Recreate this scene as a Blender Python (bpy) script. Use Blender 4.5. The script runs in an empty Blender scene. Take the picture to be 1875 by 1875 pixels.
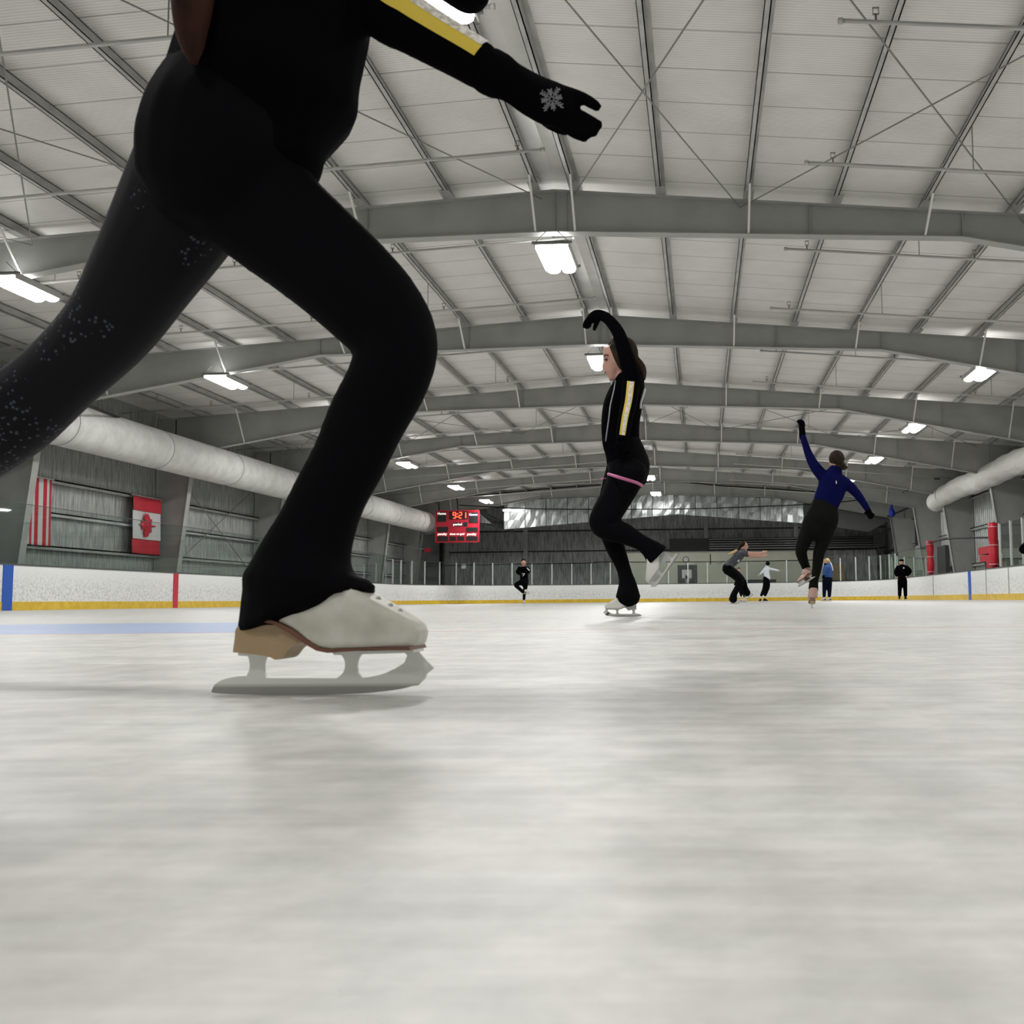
import bpy, bmesh, math, random
from mathutils import Vector, Matrix
random.seed(7)
S = bpy.context.scene
COL = S.collection
PI = math.pi

# ------------------------------------------------------------------ camera (metres; Y runs down the rink, Z up)
FPX, PCX, PCY = 1871.2, 1187.2, 937.5
YAW, PITCH, ROLL, CAMH = -0.0503, 0.0863, -0.0094, 0.0963
cy_, sy_, cp_, sp_ = math.cos(YAW), math.sin(YAW), math.cos(PITCH), math.sin(PITCH)
FW = Vector((sy_*cp_, cy_*cp_, sp_)); R0 = Vector((cy_, -sy_, 0)); U0 = R0.cross(FW)
RT = R0*math.cos(ROLL) + U0*math.sin(ROLL); UP = U0*math.cos(ROLL) - R0*math.sin(ROLL)
CAMP = Vector((0, 0, CAMH))
def at(px, py, Y):
    d = FW + RT*((px-PCX)/FPX) - UP*((py-PCY)/FPX)
    return CAMP + d*(Y/d.y)
cd = bpy.data.cameras.new('camera'); cam = bpy.data.objects.new('camera', cd); COL.objects.link(cam)
cam.matrix_world = Matrix(((RT.x, UP.x, -FW.x, 0), (RT.y, UP.y, -FW.y, 0), (RT.z, UP.z, -FW.z, CAMH), (0, 0, 0, 1)))
cd.sensor_width = 36; cd.lens = FPX/1875*36; cd.shift_x = -(PCX-937.5)/1875; cd.shift_y = 0
cd.clip_start = 0.02; cd.clip_end = 300
cd.dof.use_dof = True; cd.dof.focus_distance = 7.5; cd.dof.aperture_fstop = 21
S.camera = cam

# ------------------------------------------------------------------ materials
def mat(name, col=(.5, .5, .5), rough=.5, metal=0, emit=None, es=0, spec=.5, alpha=None):
    m = bpy.data.materials.new(name); m.use_nodes = True
    b = m.node_tree.nodes['Principled BSDF']
    b.inputs['Base Color'].default_value = (*col, 1); b.inputs['Roughness'].default_value = rough
    b.inputs['Metallic'].default_value = metal; b.inputs['Specular IOR Level'].default_value = spec
    if emit: b.inputs['Emission Color'].default_value = (*emit, 1); b.inputs['Emission Strength'].default_value = es
    return m
def nd(m, t, **k):
    n = m.node_tree.nodes.new(t)
    for a, v in k.items():
        if a.startswith('i_'): n.inputs[a[2:].replace('_', ' ')].default_value = v
        else: setattr(n, a, v)
    return n
def lk(m, a, b): m.node_tree.links.new(a, b)
def noisy(m, c1, c2, scale=(1, 1, 1), ns=5, detail=4, bump=0, lo=.35, hi=.65, dist=.02):
    """object-space noise between two colours, optional bump"""
    b = m.node_tree.nodes['Principled BSDF']
    tc = nd(m, 'ShaderNodeTexCoord'); mp = nd(m, 'ShaderNodeMapping'); mp.inputs['Scale'].default_value = scale
    n = nd(m, 'ShaderNodeTexNoise', i_Scale=ns, i_Detail=detail)
    lk(m, tc.outputs['Object'], mp.inputs[0]); lk(m, mp.outputs[0], n.inputs['Vector'])
    r = nd(m, 'ShaderNodeValToRGB'); r.color_ramp.elements[0].position = lo; r.color_ramp.elements[1].position = hi
    r.color_ramp.elements[0].color = (*c1, 1); r.color_ramp.elements[1].color = (*c2, 1)
    lk(m, n.outputs[0], r.inputs[0]); lk(m, r.outputs[0], b.inputs['Base Color'])
    if bump:
        bp = nd(m, 'ShaderNodeBump', i_Strength=bump, i_Distance=dist)
        lk(m, n.outputs[0], bp.inputs['Height']); lk(m, bp.outputs[0], b.inputs['Normal'])
    return m
def mnode(m, op, a, b=None, c=None):
    n = nd(m, 'ShaderNodeMath', operation=op)
    for i, v in enumerate((a, b, c)):
        if v is None: continue
        if hasattr(v, 'node'): lk(m, v, n.inputs[i])
        else: n.inputs[i].default_value = v
    return n.outputs[0]

M = {}
# ice, with the painted goal line, crease and lines under the surface
m = M['ice'] = mat('ice', (.72, .73, .73), .3)
b = m.node_tree.nodes['Principled BSDF']
tc = nd(m, 'ShaderNodeTexCoord'); sp = nd(m, 'ShaderNodeSeparateXYZ'); lk(m, tc.outputs['Object'], sp.inputs[0])
X_, Y_ = sp.outputs[0], sp.outputs[1]
n1 = nd(m, 'ShaderNodeTexNoise', i_Scale=3.2, i_Detail=6, i_Roughness=.62); lk(m, tc.outputs['Object'], n1.inputs['Vector'])
n2 = nd(m, 'ShaderNodeTexNoise', i_Scale=60, i_Detail=5, i_Roughness=.7); lk(m, tc.outputs['Object'], n2.inputs['Vector'])
mp = nd(m, 'ShaderNodeMapping'); mp.inputs['Scale'].default_value = (.8, 14, 1); mp.inputs['Rotation'].default_value = (0, 0, .12)
lk(m, tc.outputs['Object'], mp.inputs[0])
n3 = nd(m, 'ShaderNodeTexNoise', i_Scale=3, i_Detail=6, i_Roughness=.7); lk(m, mp.outputs[0], n3.inputs['Vector'])
r1 = nd(m, 'ShaderNodeValToRGB'); e = r1.color_ramp.elements
e[0].position = .3; e[0].color = (.42, .428, .42, 1); e[1].position = .7; e[1].color = (.60, .615, .60, 1)
x = r1.color_ramp.elements.new(.5); x.color = (.53, .522, .503, 1)
lk(m, n1.outputs[0], r1.inputs[0])
mx = nd(m, 'ShaderNodeMix', data_type='RGBA', blend_type='OVERLAY'); mx.inputs[0].default_value = .35
lk(m, r1.outputs[0], mx.inputs[6]); lk(m, n3.outputs[0], mx.inputs[7])
n4 = nd(m, 'ShaderNodeTexNoise', i_Scale=14, i_Detail=7, i_Roughness=.68); lk(m, tc.outputs['Object'], n4.inputs['Vector'])
r4 = nd(m, 'ShaderNodeValToRGB'); r4.color_ramp.elements[0].position = .36; r4.color_ramp.elements[1].position = .66
r4.color_ramp.elements[0].color = (.82, .83, .82, 1); r4.color_ramp.elements[1].color = (1.14, 1.13, 1.12, 1); lk(m, n4.outputs[0], r4.inputs[0])
mx4 = nd(m, 'ShaderNodeMix', data_type='RGBA', blend_type='MULTIPLY'); mx4.inputs[0].default_value = 1; lk(m, mx.outputs[2], mx4.inputs[6]); lk(m, r4.outputs[0], mx4.inputs[7])
mx = mx4
def band(y0, w): return mnode(m, 'LESS_THAN', mnode(m, 'ABSOLUTE', mnode(m, 'SUBTRACT', Y_, y0)), w)
GY = 3.42
dx = mnode(m, 'SUBTRACT', X_, -3.06); dy = mnode(m, 'SUBTRACT', Y_, GY)
rr = mnode(m, 'SQRT', mnode(m, 'ADD', mnode(m, 'MULTIPLY', dx, dx), mnode(m, 'MULTIPLY', dy, dy)))
crease = mnode(m, 'MULTIPLY', mnode(m, 'LESS_THAN', rr, 1.95), mnode(m, 'GREATER_THAN', dy, 0))
def over(prev, mask, col, f):
    q = nd(m, 'ShaderNodeMix', data_type='RGBA'); lk(m, mnode(m, 'MULTIPLY', mask, f), q.inputs[0])
    lk(m, prev, q.inputs[6]); q.inputs[7].default_value = (*col, 1); return q.outputs[2]
c = over(mx.outputs[2], crease, (.26, .36, .60), .8)
c = over(c, band(GY, .025), (.5, .12, .15), .55)
c = over(c, band(22.9, .15), (.1, .2, .6), .25); c = over(c, band(38.2, .15), (.1, .2, .6), .25); c = over(c, band(30.5, .15), (.6, .08, .1), .2)
lk(m, c, b.inputs['Base Color'])
rg = mnode(m, 'MULTIPLY_ADD', n1.outputs[0], .35, .26); lk(m, rg, b.inputs['Roughness'])
hh = mnode(m, 'ADD', mnode(m, 'MULTIPLY', n2.outputs[0], .35), mnode(m, 'MULTIPLY', n3.outputs[0], .8))
vo = nd(m, 'ShaderNodeTexVoronoi', feature='DISTANCE_TO_EDGE', i_Scale=2.2)
nn = nd(m, 'ShaderNodeMix', data_type='RGBA'); nn.inputs[0].default_value = .25
lk(m, tc.outputs['Object'], nn.inputs[6]); lk(m, n1.outputs[1], nn.inputs[7]); lk(m, nn.outputs[2], vo.inputs['Vector'])
sc = mnode(m, 'LESS_THAN', vo.outputs['Distance'], .006)
hh = mnode(m, 'SUBTRACT', hh, mnode(m, 'MULTIPLY', sc, .5))
bp = nd(m, 'ShaderNodeBump', i_Strength=.28, i_Distance=.004); lk(m, hh, bp.inputs['Height']); lk(m, bp.outputs[0], b.inputs['Normal'])

# roof liner: white faced panels with fine ribs across the building and a seam about every metre
m = M['roof'] = mat('roof_liner', (.72, .71, .67), .38)
b = m.node_tree.nodes['Principled BSDF']
tc = nd(m, 'ShaderNodeTexCoord'); sp = nd(m, 'ShaderNodeSeparateXYZ'); lk(m, tc.outputs['Object'], sp.inputs[0]); Y_ = sp.outputs[1]
rib = mnode(m, 'SINE', mnode(m, 'MULTIPLY', Y_, 2*PI/.11))
rib = mnode(m, 'POWER', mnode(m, 'ABSOLUTE', rib), 2.5)
seam = mnode(m, 'LESS_THAN', mnode(m, 'PINGPONG', Y_, .46), .012)
nz = nd(m, 'ShaderNodeTexNoise', i_Scale=1.3, i_Detail=4); lk(m, tc.outputs['Object'], nz.inputs['Vector'])
ra = nd(m, 'ShaderNodeValToRGB'); ra.color_ramp.elements[0].position = .3; ra.color_ramp.elements[1].position = .75
ra.color_ramp.elements[0].color = (.78, .77, .73, 1); ra.color_ramp.elements[1].color = (.90, .89, .85, 1)
lk(m, nz.outputs[0], ra.inputs[0])
q = nd(m, 'ShaderNodeMix', data_type='RGBA'); lk(m, mnode(m, 'MULTIPLY', seam, .7), q.inputs[0]); lk(m, ra.outputs[0], q.inputs[6]); q.inputs[7].default_value = (.2, .2, .19, 1)
q2 = nd(m, 'ShaderNodeMix', data_type='RGBA', blend_type='MULTIPLY'); q2.inputs[0].default_value = .16
lk(m, q.outputs[2], q2.inputs[6]); lk(m, rib, q2.inputs[7]); lk(m, q2.outputs[2], b.inputs['Base Color'])
bp = nd(m, 'ShaderNodeBump', i_Strength=.35, i_Distance=.012); lk(m, rib, bp.inputs['Height']); lk(m, bp.outputs[0], b.inputs['Normal'])

def streak(name, c1, c2, rough, metal, axis, bump=.6, period=None):
    m = mat(name, c1, rough, metal); b = m.node_tree.nodes['Principled BSDF']
    s = [1, 1, 1]; s[axis] = 9; s[2] = .9
    tc = nd(m, 'ShaderNodeTexCoord'); mp = nd(m, 'ShaderNodeMapping'); mp.inputs['Scale'].default_value = s
    lk(m, tc.outputs['Object'], mp.inputs[0])
    n = nd(m, 'ShaderNodeTexNoise', i_Scale=1.6, i_Detail=6, i_Roughness=.65); lk(m, mp.outputs[0], n.inputs['Vector'])
    r = nd(m, 'ShaderNodeValToRGB'); r.color_ramp.elements[0].position = .36; r.color_ramp.elements[1].position = .64
    r.color_ramp.elements[0].color = (*c1, 1); r.color_ramp.elements[1].color = (*c2, 1); lk(m, n.outputs[0], r.inputs[0])
    lk(m, r.outputs[0], b.inputs['Base Color'])
    h = n.outputs[0]
    if period:
        sp = nd(m, 'ShaderNodeSeparateXYZ'); lk(m, tc.outputs['Object'], sp.inputs[0])
        w = mnode(m, 'SINE', mnode(m, 'MULTIPLY', sp.outputs[axis], 2*PI/period)); h = mnode(m, 'ADD', mnode(m, 'MULTIPLY', h, .5), mnode(m, 'MULTIPLY', w, .5))
    bp = nd(m, 'ShaderNodeBump', i_Strength=bump, i_Distance=.04); lk(m, h, bp.inputs['Height']); lk(m, bp.outputs[0], b.inputs['Normal'])
    return m
M['wallL'] = streak('insulated_wall_facing', (.22, .23, .22), (.52, .54, .51), .42, .3, 1)
M['wallR'] = streak('bare_corrugated_steel', (.38, .40, .39), (.62, .64, .62), .3, .5, 1)
M['wallF'] = streak('dark_insulated_wall_facing', (.26, .27, .265), (.72, .73, .72), .45, .2, 0)
M['foil'] = streak('foil_facing', (.25, .27, .27), (.5, .53, .52), .28, .85, 0, bump=.25)
M['steel'] = noisy(mat('grey_painted_steel', rough=.5), (.33, .335, .32), (.39, .395, .375), ns=1.5)
M['purlin'] = noisy(mat('galvanized_purlin', rough=.42, metal=.35), (.38, .38, .365), (.50, .50, .48), (1, .4, 1), 6)
M['brace'] = mat('pale_brace_steel', (.72, .72, .69), .4)
M['pipe'] = mat('pale_painted_pipe', (.5, .5, .48), .35, .2)
M['brass'] = mat('sprinkler_metal', (.25, .23, .2), .35, .8)
M['rod'] = mat('steel_rod', (.25, .25, .24), .4, .4)
M['black'] = mat('black_rubber', (.004, .004, .004), .6, spec=.2)
M['darksteel'] = mat('dark_steel', (.05, .05, .05), .5, .3)
M['duct'] = noisy(mat('white_fabric_duct', rough=.75), (.55, .55, .53), (.66, .66, .64), (1, 1, 1), 3, bump=.15)
m = M['ductw'] = noisy(mat('wrinkled_white_fabric_duct', rough=.6), (.60, .60, .57), (.68, .68, .65), (1, .35, 1), 2.2, bump=.9, dist=.12)
M['tarp'] = mat('dull_grey_sheet', (.10, .105, .10), .6)
M['ductcap'] = mat('grey_duct_cap', (.22, .225, .22), .5, .2)
m = M['board'] = mat('white_dasher_board', (.82, .83, .82), .3)
b = m.node_tree.nodes['Principled BSDF']
tc = nd(m, 'ShaderNodeTexCoord'); n = nd(m, 'ShaderNodeTexNoise', i_Scale=14, i_Detail=9, i_Roughness=.8); lk(m, tc.outputs['Object'], n.inputs['Vector'])
r = nd(m, 'ShaderNodeValToRGB'); r.color_ramp.elements[0].position = .40; r.color_ramp.elements[1].position = .54
r.color_ramp.elements[0].color = (.42, .43, .43, 1); r.color_ramp.elements[1].color = (.83, .84, .83, 1); lk(m, n.outputs[0], r.inputs[0])
sp = nd(m, 'ShaderNodeSeparateXYZ'); lk(m, tc.outputs['Object'], sp.inputs[0])
zf = nd(m, 'ShaderNodeMapRange'); zf.inputs[1].default_value = .98; zf.inputs[2].default_value = .55; lk(m, sp.outputs[2], zf.inputs[0])
q = nd(m, 'ShaderNodeMix', data_type='RGBA'); lk(m, mnode(m, 'MULTIPLY', zf.outputs[0], .75), q.inputs[0]); q.inputs[6].default_value = (.83, .84, .83, 1); lk(m, r.outputs[0], q.inputs[7])
lk(m, q.outputs[2], b.inputs['Base Color'])
M['kick'] = noisy(mat('yellow_kick_plate', rough=.35), (.62, .40, .02), (.75, .52, .05), ns=5)
M['bluest'] = mat('blue_line_stripe', (.01, .09, .45), .35)
M['redst'] = mat('red_line_stripe', (.5, .02, .04), .35)
M['gasket'] = mat('dark_gasket', (.06, .065, .06), .5)
M['alum'] = mat('aluminium_stanchion', (.62, .64, .62), .35, .3)
# clear shielding: mostly transparent with a green tint and real reflections
m = M['glass'] = bpy.data.materials.new('shielding_glass'); m.use_nodes = True; nt = m.node_tree; nt.nodes.clear()
o = nt.nodes.new('ShaderNodeOutputMaterial'); t = nt.nodes.new('ShaderNodeBsdfTransparent'); t.inputs[0].default_value = (.93, .96, .95, 1)
g = nt.nodes.new('ShaderNodeBsdfGlossy'); g.inputs['Roughness'].default_value = .02; g.inputs[0].default_value = (.9, 1, .95, 1)
lw = nt.nodes.new('ShaderNodeLayerWeight'); lw.inputs[0].default_value = .5; pw = nt.nodes.new('ShaderNodeMath'); pw.operation = 'POWER'; pw.inputs[1].default_value = 5
fr = nt.nodes.new('ShaderNodeMath'); fr.operation = 'MULTIPLY_ADD'; fr.inputs[1].default_value = .9; fr.inputs[2].default_value = .03; nt.links.new(lw.outputs['Facing'], pw.inputs[0]); nt.links.new(pw.outputs[0], fr.inputs[0]); mi = nt.nodes.new('ShaderNodeMixShader')
nt.links.new(fr.outputs[0], mi.inputs[0]); nt.links.new(t.outputs[0], mi.inputs[1]); nt.links.new(g.outputs[0], mi.inputs[2]); nt.links.new(mi.outputs[0], o.inputs[0])
M['lens'] = mat('lamp_lens', (.9, .9, .9), .4, emit=(1, .985, .95), es=16)
M['housing'] = mat('lamp_housing', (.5, .5, .48), .4, .2)
M['concrete'] = noisy(mat('concrete', rough=.8), (.10, .10, .10), (.16, .16, .15), ns=2)
M['beige'] = noisy(mat('beige_block_wall', rough=.7), (.58, .58, .48), (.66, .66, .55), ns=1)
M['door'] = mat('dark_door_paint', (.05, .052, .05), .5)
M['paper'] = mat('white_paper', (.75, .75, .73), .7)
M['paperg'] = mat('faded_paper', (.35, .36, .34), .7)
M['sbred'] = mat('scoreboard_red', (.36, .012, .028), .4, emit=(.6, .01, .03), es=.04)
M['sbblack'] = mat('scoreboard_dark_window', (.012, .012, .012), .4)
M['sbtext'] = mat('scoreboard_white_letters', (.9, .85, .8), .5, emit=(1, .9, .85), es=.9)
M['sbblue'] = mat('scoreboard_blue_white_letters', (.6, .7, 1), .5, emit=(.45, .6, 1), es=.9)
M['led'] = mat('red_led', (1, .1, .05), .5, emit=(1, .05, .025), es=4)
M['padred'] = mat('red_pad_vinyl', (.42, .006, .022), .45)
M['padline'] = mat('pale_pad_strap', (.7, .45, .45), .5)
M['bluebag'] = mat('blue_nylon', (.01, .03, .4), .6)
M['flagred'] = mat('flag_red', (.5, .02, .035), .75)
M['flagwhite'] = mat('flag_white', (.62, .60, .60), .75)
M['flagnavy'] = mat('flag_navy', (.01, .012, .03), .75)
M['skin'] = mat('skin', (.52, .29, .22), .55)
M['skinflush'] = mat('flushed_skin', (.50, .22, .19), .6)
M['lip'] = mat('lip', (.40, .11, .11), .5)
M['eyew'] = mat('eye_white', (.6, .6, .6), .3)
M['dark'] = mat('dark_iris', (.03, .02, .015), .3)
M['hair'] = noisy(mat('brown_hair', rough=.7, spec=.15), (.008, .005, .003), (.035, .02, .011), (1, 1, .2), 60)
M['hairblack'] = mat('black_hair', (.003, .003, .003), .7, spec=.1)
M['hairred'] = noisy(mat('auburn_hair', rough=.7, spec=.15), (.010, .003, .002), (.045, .014, .007), (1, 1, .2), 40)
M['blond'] = mat('blond_hair', (.50, .35, .17), .6)
M['blackcloth'] = mat('black_fleece', (.0016, .0016, .0024), .9, spec=.03)
M['legging'] = mat('black_stretch_leggings', (.0018, .0018, .0028), .8, spec=.06)
m = M['glitter'] = mat('black_leggings_with_crystals', (.004, .004, .006), .65, spec=.12)
b = m.node_tree.nodes['Principled BSDF']; tc = nd(m, 'ShaderNodeTexCoord')
v = nd(m, 'ShaderNodeTexVoronoi', i_Scale=150); lk(m, tc.outputs['Object'], v.inputs['Vector'])
n = nd(m, 'ShaderNodeTexNoise', i_Scale=9, i_Detail=1); lk(m, tc.outputs['Object'], n.inputs['Vector'])
msk = mnode(m, 'MULTIPLY', mnode(m, 'LESS_THAN', v.outputs['Distance'], .28), mnode(m, 'GREATER_THAN', n.outputs[0], .60))
q = nd(m, 'ShaderNodeMix', data_type='RGBA'); lk(m, msk, q.inputs[0]); q.inputs[6].default_value = (.004, .004, .006, 1); q.inputs[7].default_value = (.05, .055, .07, 1)
lk(m, q.outputs[2], b.inputs['Base Color'])
M['charcoal'] = mat('charcoal_trousers', (.005, .005, .0045), .85, spec=.08)
M['shorts'] = mat('dark_grey_shorts', (.003, .003, .0042), .85, spec=.06)
M['pink'] = mat('pink_elastic', (.48, .12, .27), .6)
M['navy'] = mat('royal_blue_fleece', (.003, .004, .048), .85, spec=.05)
M['yellow'] = mat('yellow_sleeve_panel', (.66, .48, .04), .6)
M['cream'] = noisy(mat('sequin_band', rough=.35), (.48, .43, .36), (.80, .76, .72), ns=160, lo=.4, hi=.6)
M['zip'] = mat('grey_zip', (.28, .28, .28), .4)
M['white'] = mat('white_print', (.6, .6, .62), .7)
M['glovewhite'] = mat('silver_snowflake_print', (.22, .22, .23), .6)
M['greytee'] = noisy(mat('grey_striped_shirt', rough=.8), (.018, .02, .026), (.08, .085, .10), (1, 1, 4), 14)
M['whitetop'] = mat('white_knit_top', (.62, .68, .74), .8)
M['denim'] = mat('blue_fleece_jacket', (.04, .09, .26), .85, spec=.1)
M['darkblue'] = mat('dark_blue_trousers', (.003, .005, .014), .85, spec=.06)
M['boot'] = noisy(mat('worn_white_boot_leather', rough=.45), (.44, .425, .36), (.66, .64, .57), (1, 1, 1), 18, lo=.3, hi=.6)
M['bootwhite'] = mat('white_boot_leather', (.62, .61, .56), .45)
M['bootpink'] = mat('pink_tan_boot_cover', (.42, .265, .215), .5)
M['bootblack'] = mat('black_boot_leather', (.004, .004, .004), .6, spec=.2)
M['sole'] = noisy(mat('tan_stacked_heel', rough=.5), (.34, .24, .13), (.43, .31, .18), ns=9)
M['solebrown'] = mat('brown_sole_edge', (.14, .055, .03), .5)
M['soledark'] = mat('dark_brown_sole', (.12, .07, .055), .5)
m = M['blade'] = mat('skate_blade_steel', (.5, .5, .48), .35, .5)
b = m.node_tree.nodes['Principled BSDF']; tc = nd(m, 'ShaderNodeTexCoord'); sp = nd(m, 'ShaderNodeSeparateXYZ'); lk(m, tc.outputs['Object'], sp.inputs[0])
r = nd(m, 'ShaderNodeValToRGB'); r.color_ramp.elements[0].position = .20; r.color_ramp.elements[1].position = .32   # ground edge below, chromed above
r.color_ramp.elements[0].color = (.30, .30, .28, 1); r.color_ramp.elements[1].color = (.68, .68, .65, 1)
lk(m, mnode(m, 'MULTIPLY', sp.outputs[2], 25), r.inputs[0]); lk(m, r.outputs[0], b.inputs['Base Color'])

# ------------------------------------------------------------------ mesh helpers
def put(name, me, m=None, parent=None, smooth=False, mats=None):
    if m is not None: me.materials.append(M[m] if isinstance(m, str) else m)
    if mats:
        for k in mats: me.materials.append(M[k])
    if smooth:
        for p in me.polygons: p.use_smooth = True
    o = bpy.data.objects.new(name, me); COL.objects.link(o)
    if parent:
        o.parent = parent; o.matrix_parent_inverse = Matrix.Identity(4)
        o.matrix_basis = parent.matrix_world.inverted() if False else Matrix.Identity(4)
    return o
def tag(o, label=None, cat=None, group=None, kind=None):
    if label: o['label'] = label
    if cat: o['category'] = cat
    if group: o['group'] = group
    if kind: o['kind'] = kind
    return o
def empty(name, loc, label=None, cat=None, group=None, kind=None):
    o = bpy.data.objects.new(name, None); COL.objects.link(o); o.location = loc; o.empty_display_size = .1
    return tag(o, label, cat, group, kind)
class MB:
    def __init__(s): s.bm = bmesh.new(); s.off = Vector((0, 0, 0))
    def verts_faces(s, vs, fs, mi=0):
        v = [s.bm.verts.new(Vector(p)) for p in vs]
        for f in fs:
            try: q = s.bm.faces.new([v[i] for i in f]); q.material_index = mi
            except ValueError: pass
        return s
    def box(s, x0, x1, y0, y1, z0, z1, mi=0):
        vs = [(x, y, z) for x in (x0, x1) for y in (y0, y1) for z in (z0, z1)]
        return s.verts_faces(vs, [(0, 1, 3, 2), (4, 6, 7, 5), (0, 4, 5, 1), (2, 3, 7, 6), (0, 2, 6, 4), (1, 5, 7, 3)], mi)
    def bar(s, a, b, w, h=None, mi=0, up=(0, 0, 1)):
        a, b = Vector(a), Vector(b); t = (b-a).normalized(); h = h or w
        u = Vector(up); n = t.cross(u)
        if n.length < 1e-3: n = t.cross(Vector((0, 1, 0)))
        n.normalize(); u = n.cross(t)
        vs = [p + n*sx*w/2 + u*sz*h/2 for p in (a, b) for sx in (-1, 1) for sz in (-1, 1)]
        return s.verts_faces(vs, [(0, 1, 3, 2), (4, 6, 7, 5), (0, 4, 5, 1), (2, 3, 7, 6), (0, 2, 6, 4), (1, 5, 7, 3)], mi)
    def poly(s, pts, d, mi=0):
        """extrude a planar polygon (3D points) by vector d"""
        n = len(pts); d = Vector(d); vs = [Vector(p) for p in pts] + [Vector(p)+d for p in pts]
        return s.verts_faces(vs, [tuple(range(n-1, -1, -1)), tuple(range(n, 2*n))] + [(i, (i+1) % n, n+(i+1) % n, n+i) for i in range(n)], mi)
    def tube(s, pts, rs, seg=8, k=1, caps='flat', mi=0, sub=1, hint=(0, 1, 0)):
        """loft of (elliptical) rings. pts Vectors, rs radii (number or (r, rdepth))"""
        pts = [Vector(p) for p in pts]
        if not hasattr(rs, '__len__'): rs = [rs]*len(pts)
        R = [(r if hasattr(r, '__len__') else (r, r*k)) for r in rs]
        if sub > 1 and len(pts) > 1:
            P2, R2 = [], []
            n = len(pts)
            for i in range(n-1):
                p0, p1, p2, p3 = pts[max(i-1, 0)], pts[i], pts[i+1], pts[min(i+2, n-1)]
                r0, r1, r2, r3 = R[max(i-1, 0)], R[i], R[i+1], R[min(i+2, n-1)]
                for j in range(sub):
                    t = j/sub
                    f = lambda a, b, c, d: .5*((2*b) + (c-a)*t + (2*a-5*b+4*c-d)*t*t + (-a+3*b-3*c+d)*t**3)
                    P2.append(f(p0, p1, p2, p3)); R2.append(tuple(max(.3*min(r1[q], r2[q]), f(r0[q], r1[q], r2[q], r3[q])) for q in (0, 1)))
            P2.append(pts[-1]); R2.append(R[-1]); pts, R = P2, R2
        n = len(pts); T = []
        for i in range(n):
            t = (pts[min(i+1, n-1)] - pts[max(i-1, 0)])
            T.append(t.normalized() if t.length > 1e-9 else Vector((0, 0, 1)))
        frames = []
        prev = None
        for i in range(n):
            h = Vector(hint); a = T[i].cross(h)
            if a.length < .25: a = T[i].cross(Vector((1, 0, 0)))if prev is None else prev - T[i]*prev.dot(T[i])
            a.normalize(); prev = a
            frames.append((a, a.cross(T[i])))
        rings = []
        def ring(c, a, b, ra, rb): return [c + a*(ra*math.cos(2*PI*j/seg)) + b*(rb*math.sin(2*PI*j/seg)) for j in range(seg)]
        if caps == 'round':
            for q in (85, 60, 30):
                cq, sq = math.cos(math.radians(q)), math.sin(math.radians(q))
                rings.append(ring(pts[0]-T[0]*R[0][0]*sq*.9, *frames[0], R[0][0]*cq, R[0][1]*cq))
        for i in range(n): rings.append(ring(pts[i], *frames[i], R[i][0], R[i][1]))
        if caps == 'round':
            for q in (30, 60, 85):
                cq, sq = math.cos(math.radians(q)), math.sin(math.radians(q))
                rings.append(ring(pts[-1]+T[-1]*R[-1][0]*sq*.9, *frames[-1], R[-1][0]*cq, R[-1][1]*cq))
        vs = [p for r in rings for p in r]; fs = []
        for i in range(len(rings)-1):
            for j in range(seg):
                fs.append((i*seg+j, i*seg+(j+1) % seg, (i+1)*seg+(j+1) % seg, (i+1)*seg+j))
        if caps: fs.append(tuple(range(seg-1, -1, -1))); fs.append(tuple(range((len(rings)-1)*seg, len(rings)*seg)))
        return s.verts_faces(vs, fs, mi)
    def ell(s, c, r, ax=None, seg=14, rings=9, mi=0):
        c = Vector(c); ax = ax or (Vector((1, 0, 0)), Vector((0, 1, 0)), Vector((0, 0, 1)))
        vs = [c - ax[2]*r[2]]; fs = []
        for i in range(1, rings):
            ph = -PI/2 + PI*i/rings
            for j in range(seg):
                th = 2*PI*j/seg
                vs.append(c + ax[0]*r[0]*math.cos(ph)*math.cos(th) + ax[1]*r[1]*math.cos(ph)*math.sin(th) + ax[2]*r[2]*math.sin(ph))
        vs.append(c + ax[2]*r[2]); L = len(vs)-1
        for j in range(seg):
            fs.append((0, 1+(j+1) % seg, 1+j)); fs.append((L, L-seg+j, L-seg+(j+1) % seg))
            for i in range(rings-2):
                a = 1+i*seg; fs.append((a+j, a+(j+1) % seg, a+seg+(j+1) % seg, a+seg+j))
        return s.verts_faces(vs, fs, mi)
    def mesh(s, name):
        bmesh.ops.recalc_face_normals(s.bm, faces=s.bm.faces[:])
        me = bpy.data.meshes.new(name); s.bm.to_mesh(me); s.bm.free(); return me
    def build(s, name, m, parent=None, smooth=False, mats=None, origin=None):
        if parent is not None: s.bm.transform(Matrix.Translation(-world(parent)))
        elif origin is not None: s.bm.transform(Matrix.Translation(-Vector(origin)))
        o = put(name, s.mesh(name), m, parent, smooth, mats)
        if parent is None and origin is not None: o.location = origin
        return o
    def blob(s, name, m, parent=None, voxel=.01, it=3, origin=None):
        """fuse everything into one continuous skin"""
        me = s.mesh('tmp'); o = bpy.data.objects.new('tmp', me); COL.objects.link(o)
        r = o.modifiers.new('r', 'REMESH'); r.mode = 'VOXEL'; r.voxel_size = voxel
        q = o.modifiers.new('s', 'SMOOTH'); q.factor = .5; q.iterations = it
        dg = bpy.context.evaluated_depsgraph_get(); me2 = bpy.data.meshes.new_from_object(o.evaluated_get(dg))
        bpy.data.objects.remove(o); bpy.data.meshes.remove(me); me2.name = name; me2.materials.clear()
        if parent is not None: me2.transform(Matrix.Translation(-world(parent)))
        return put(name, me2, m, parent, True)
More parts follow.
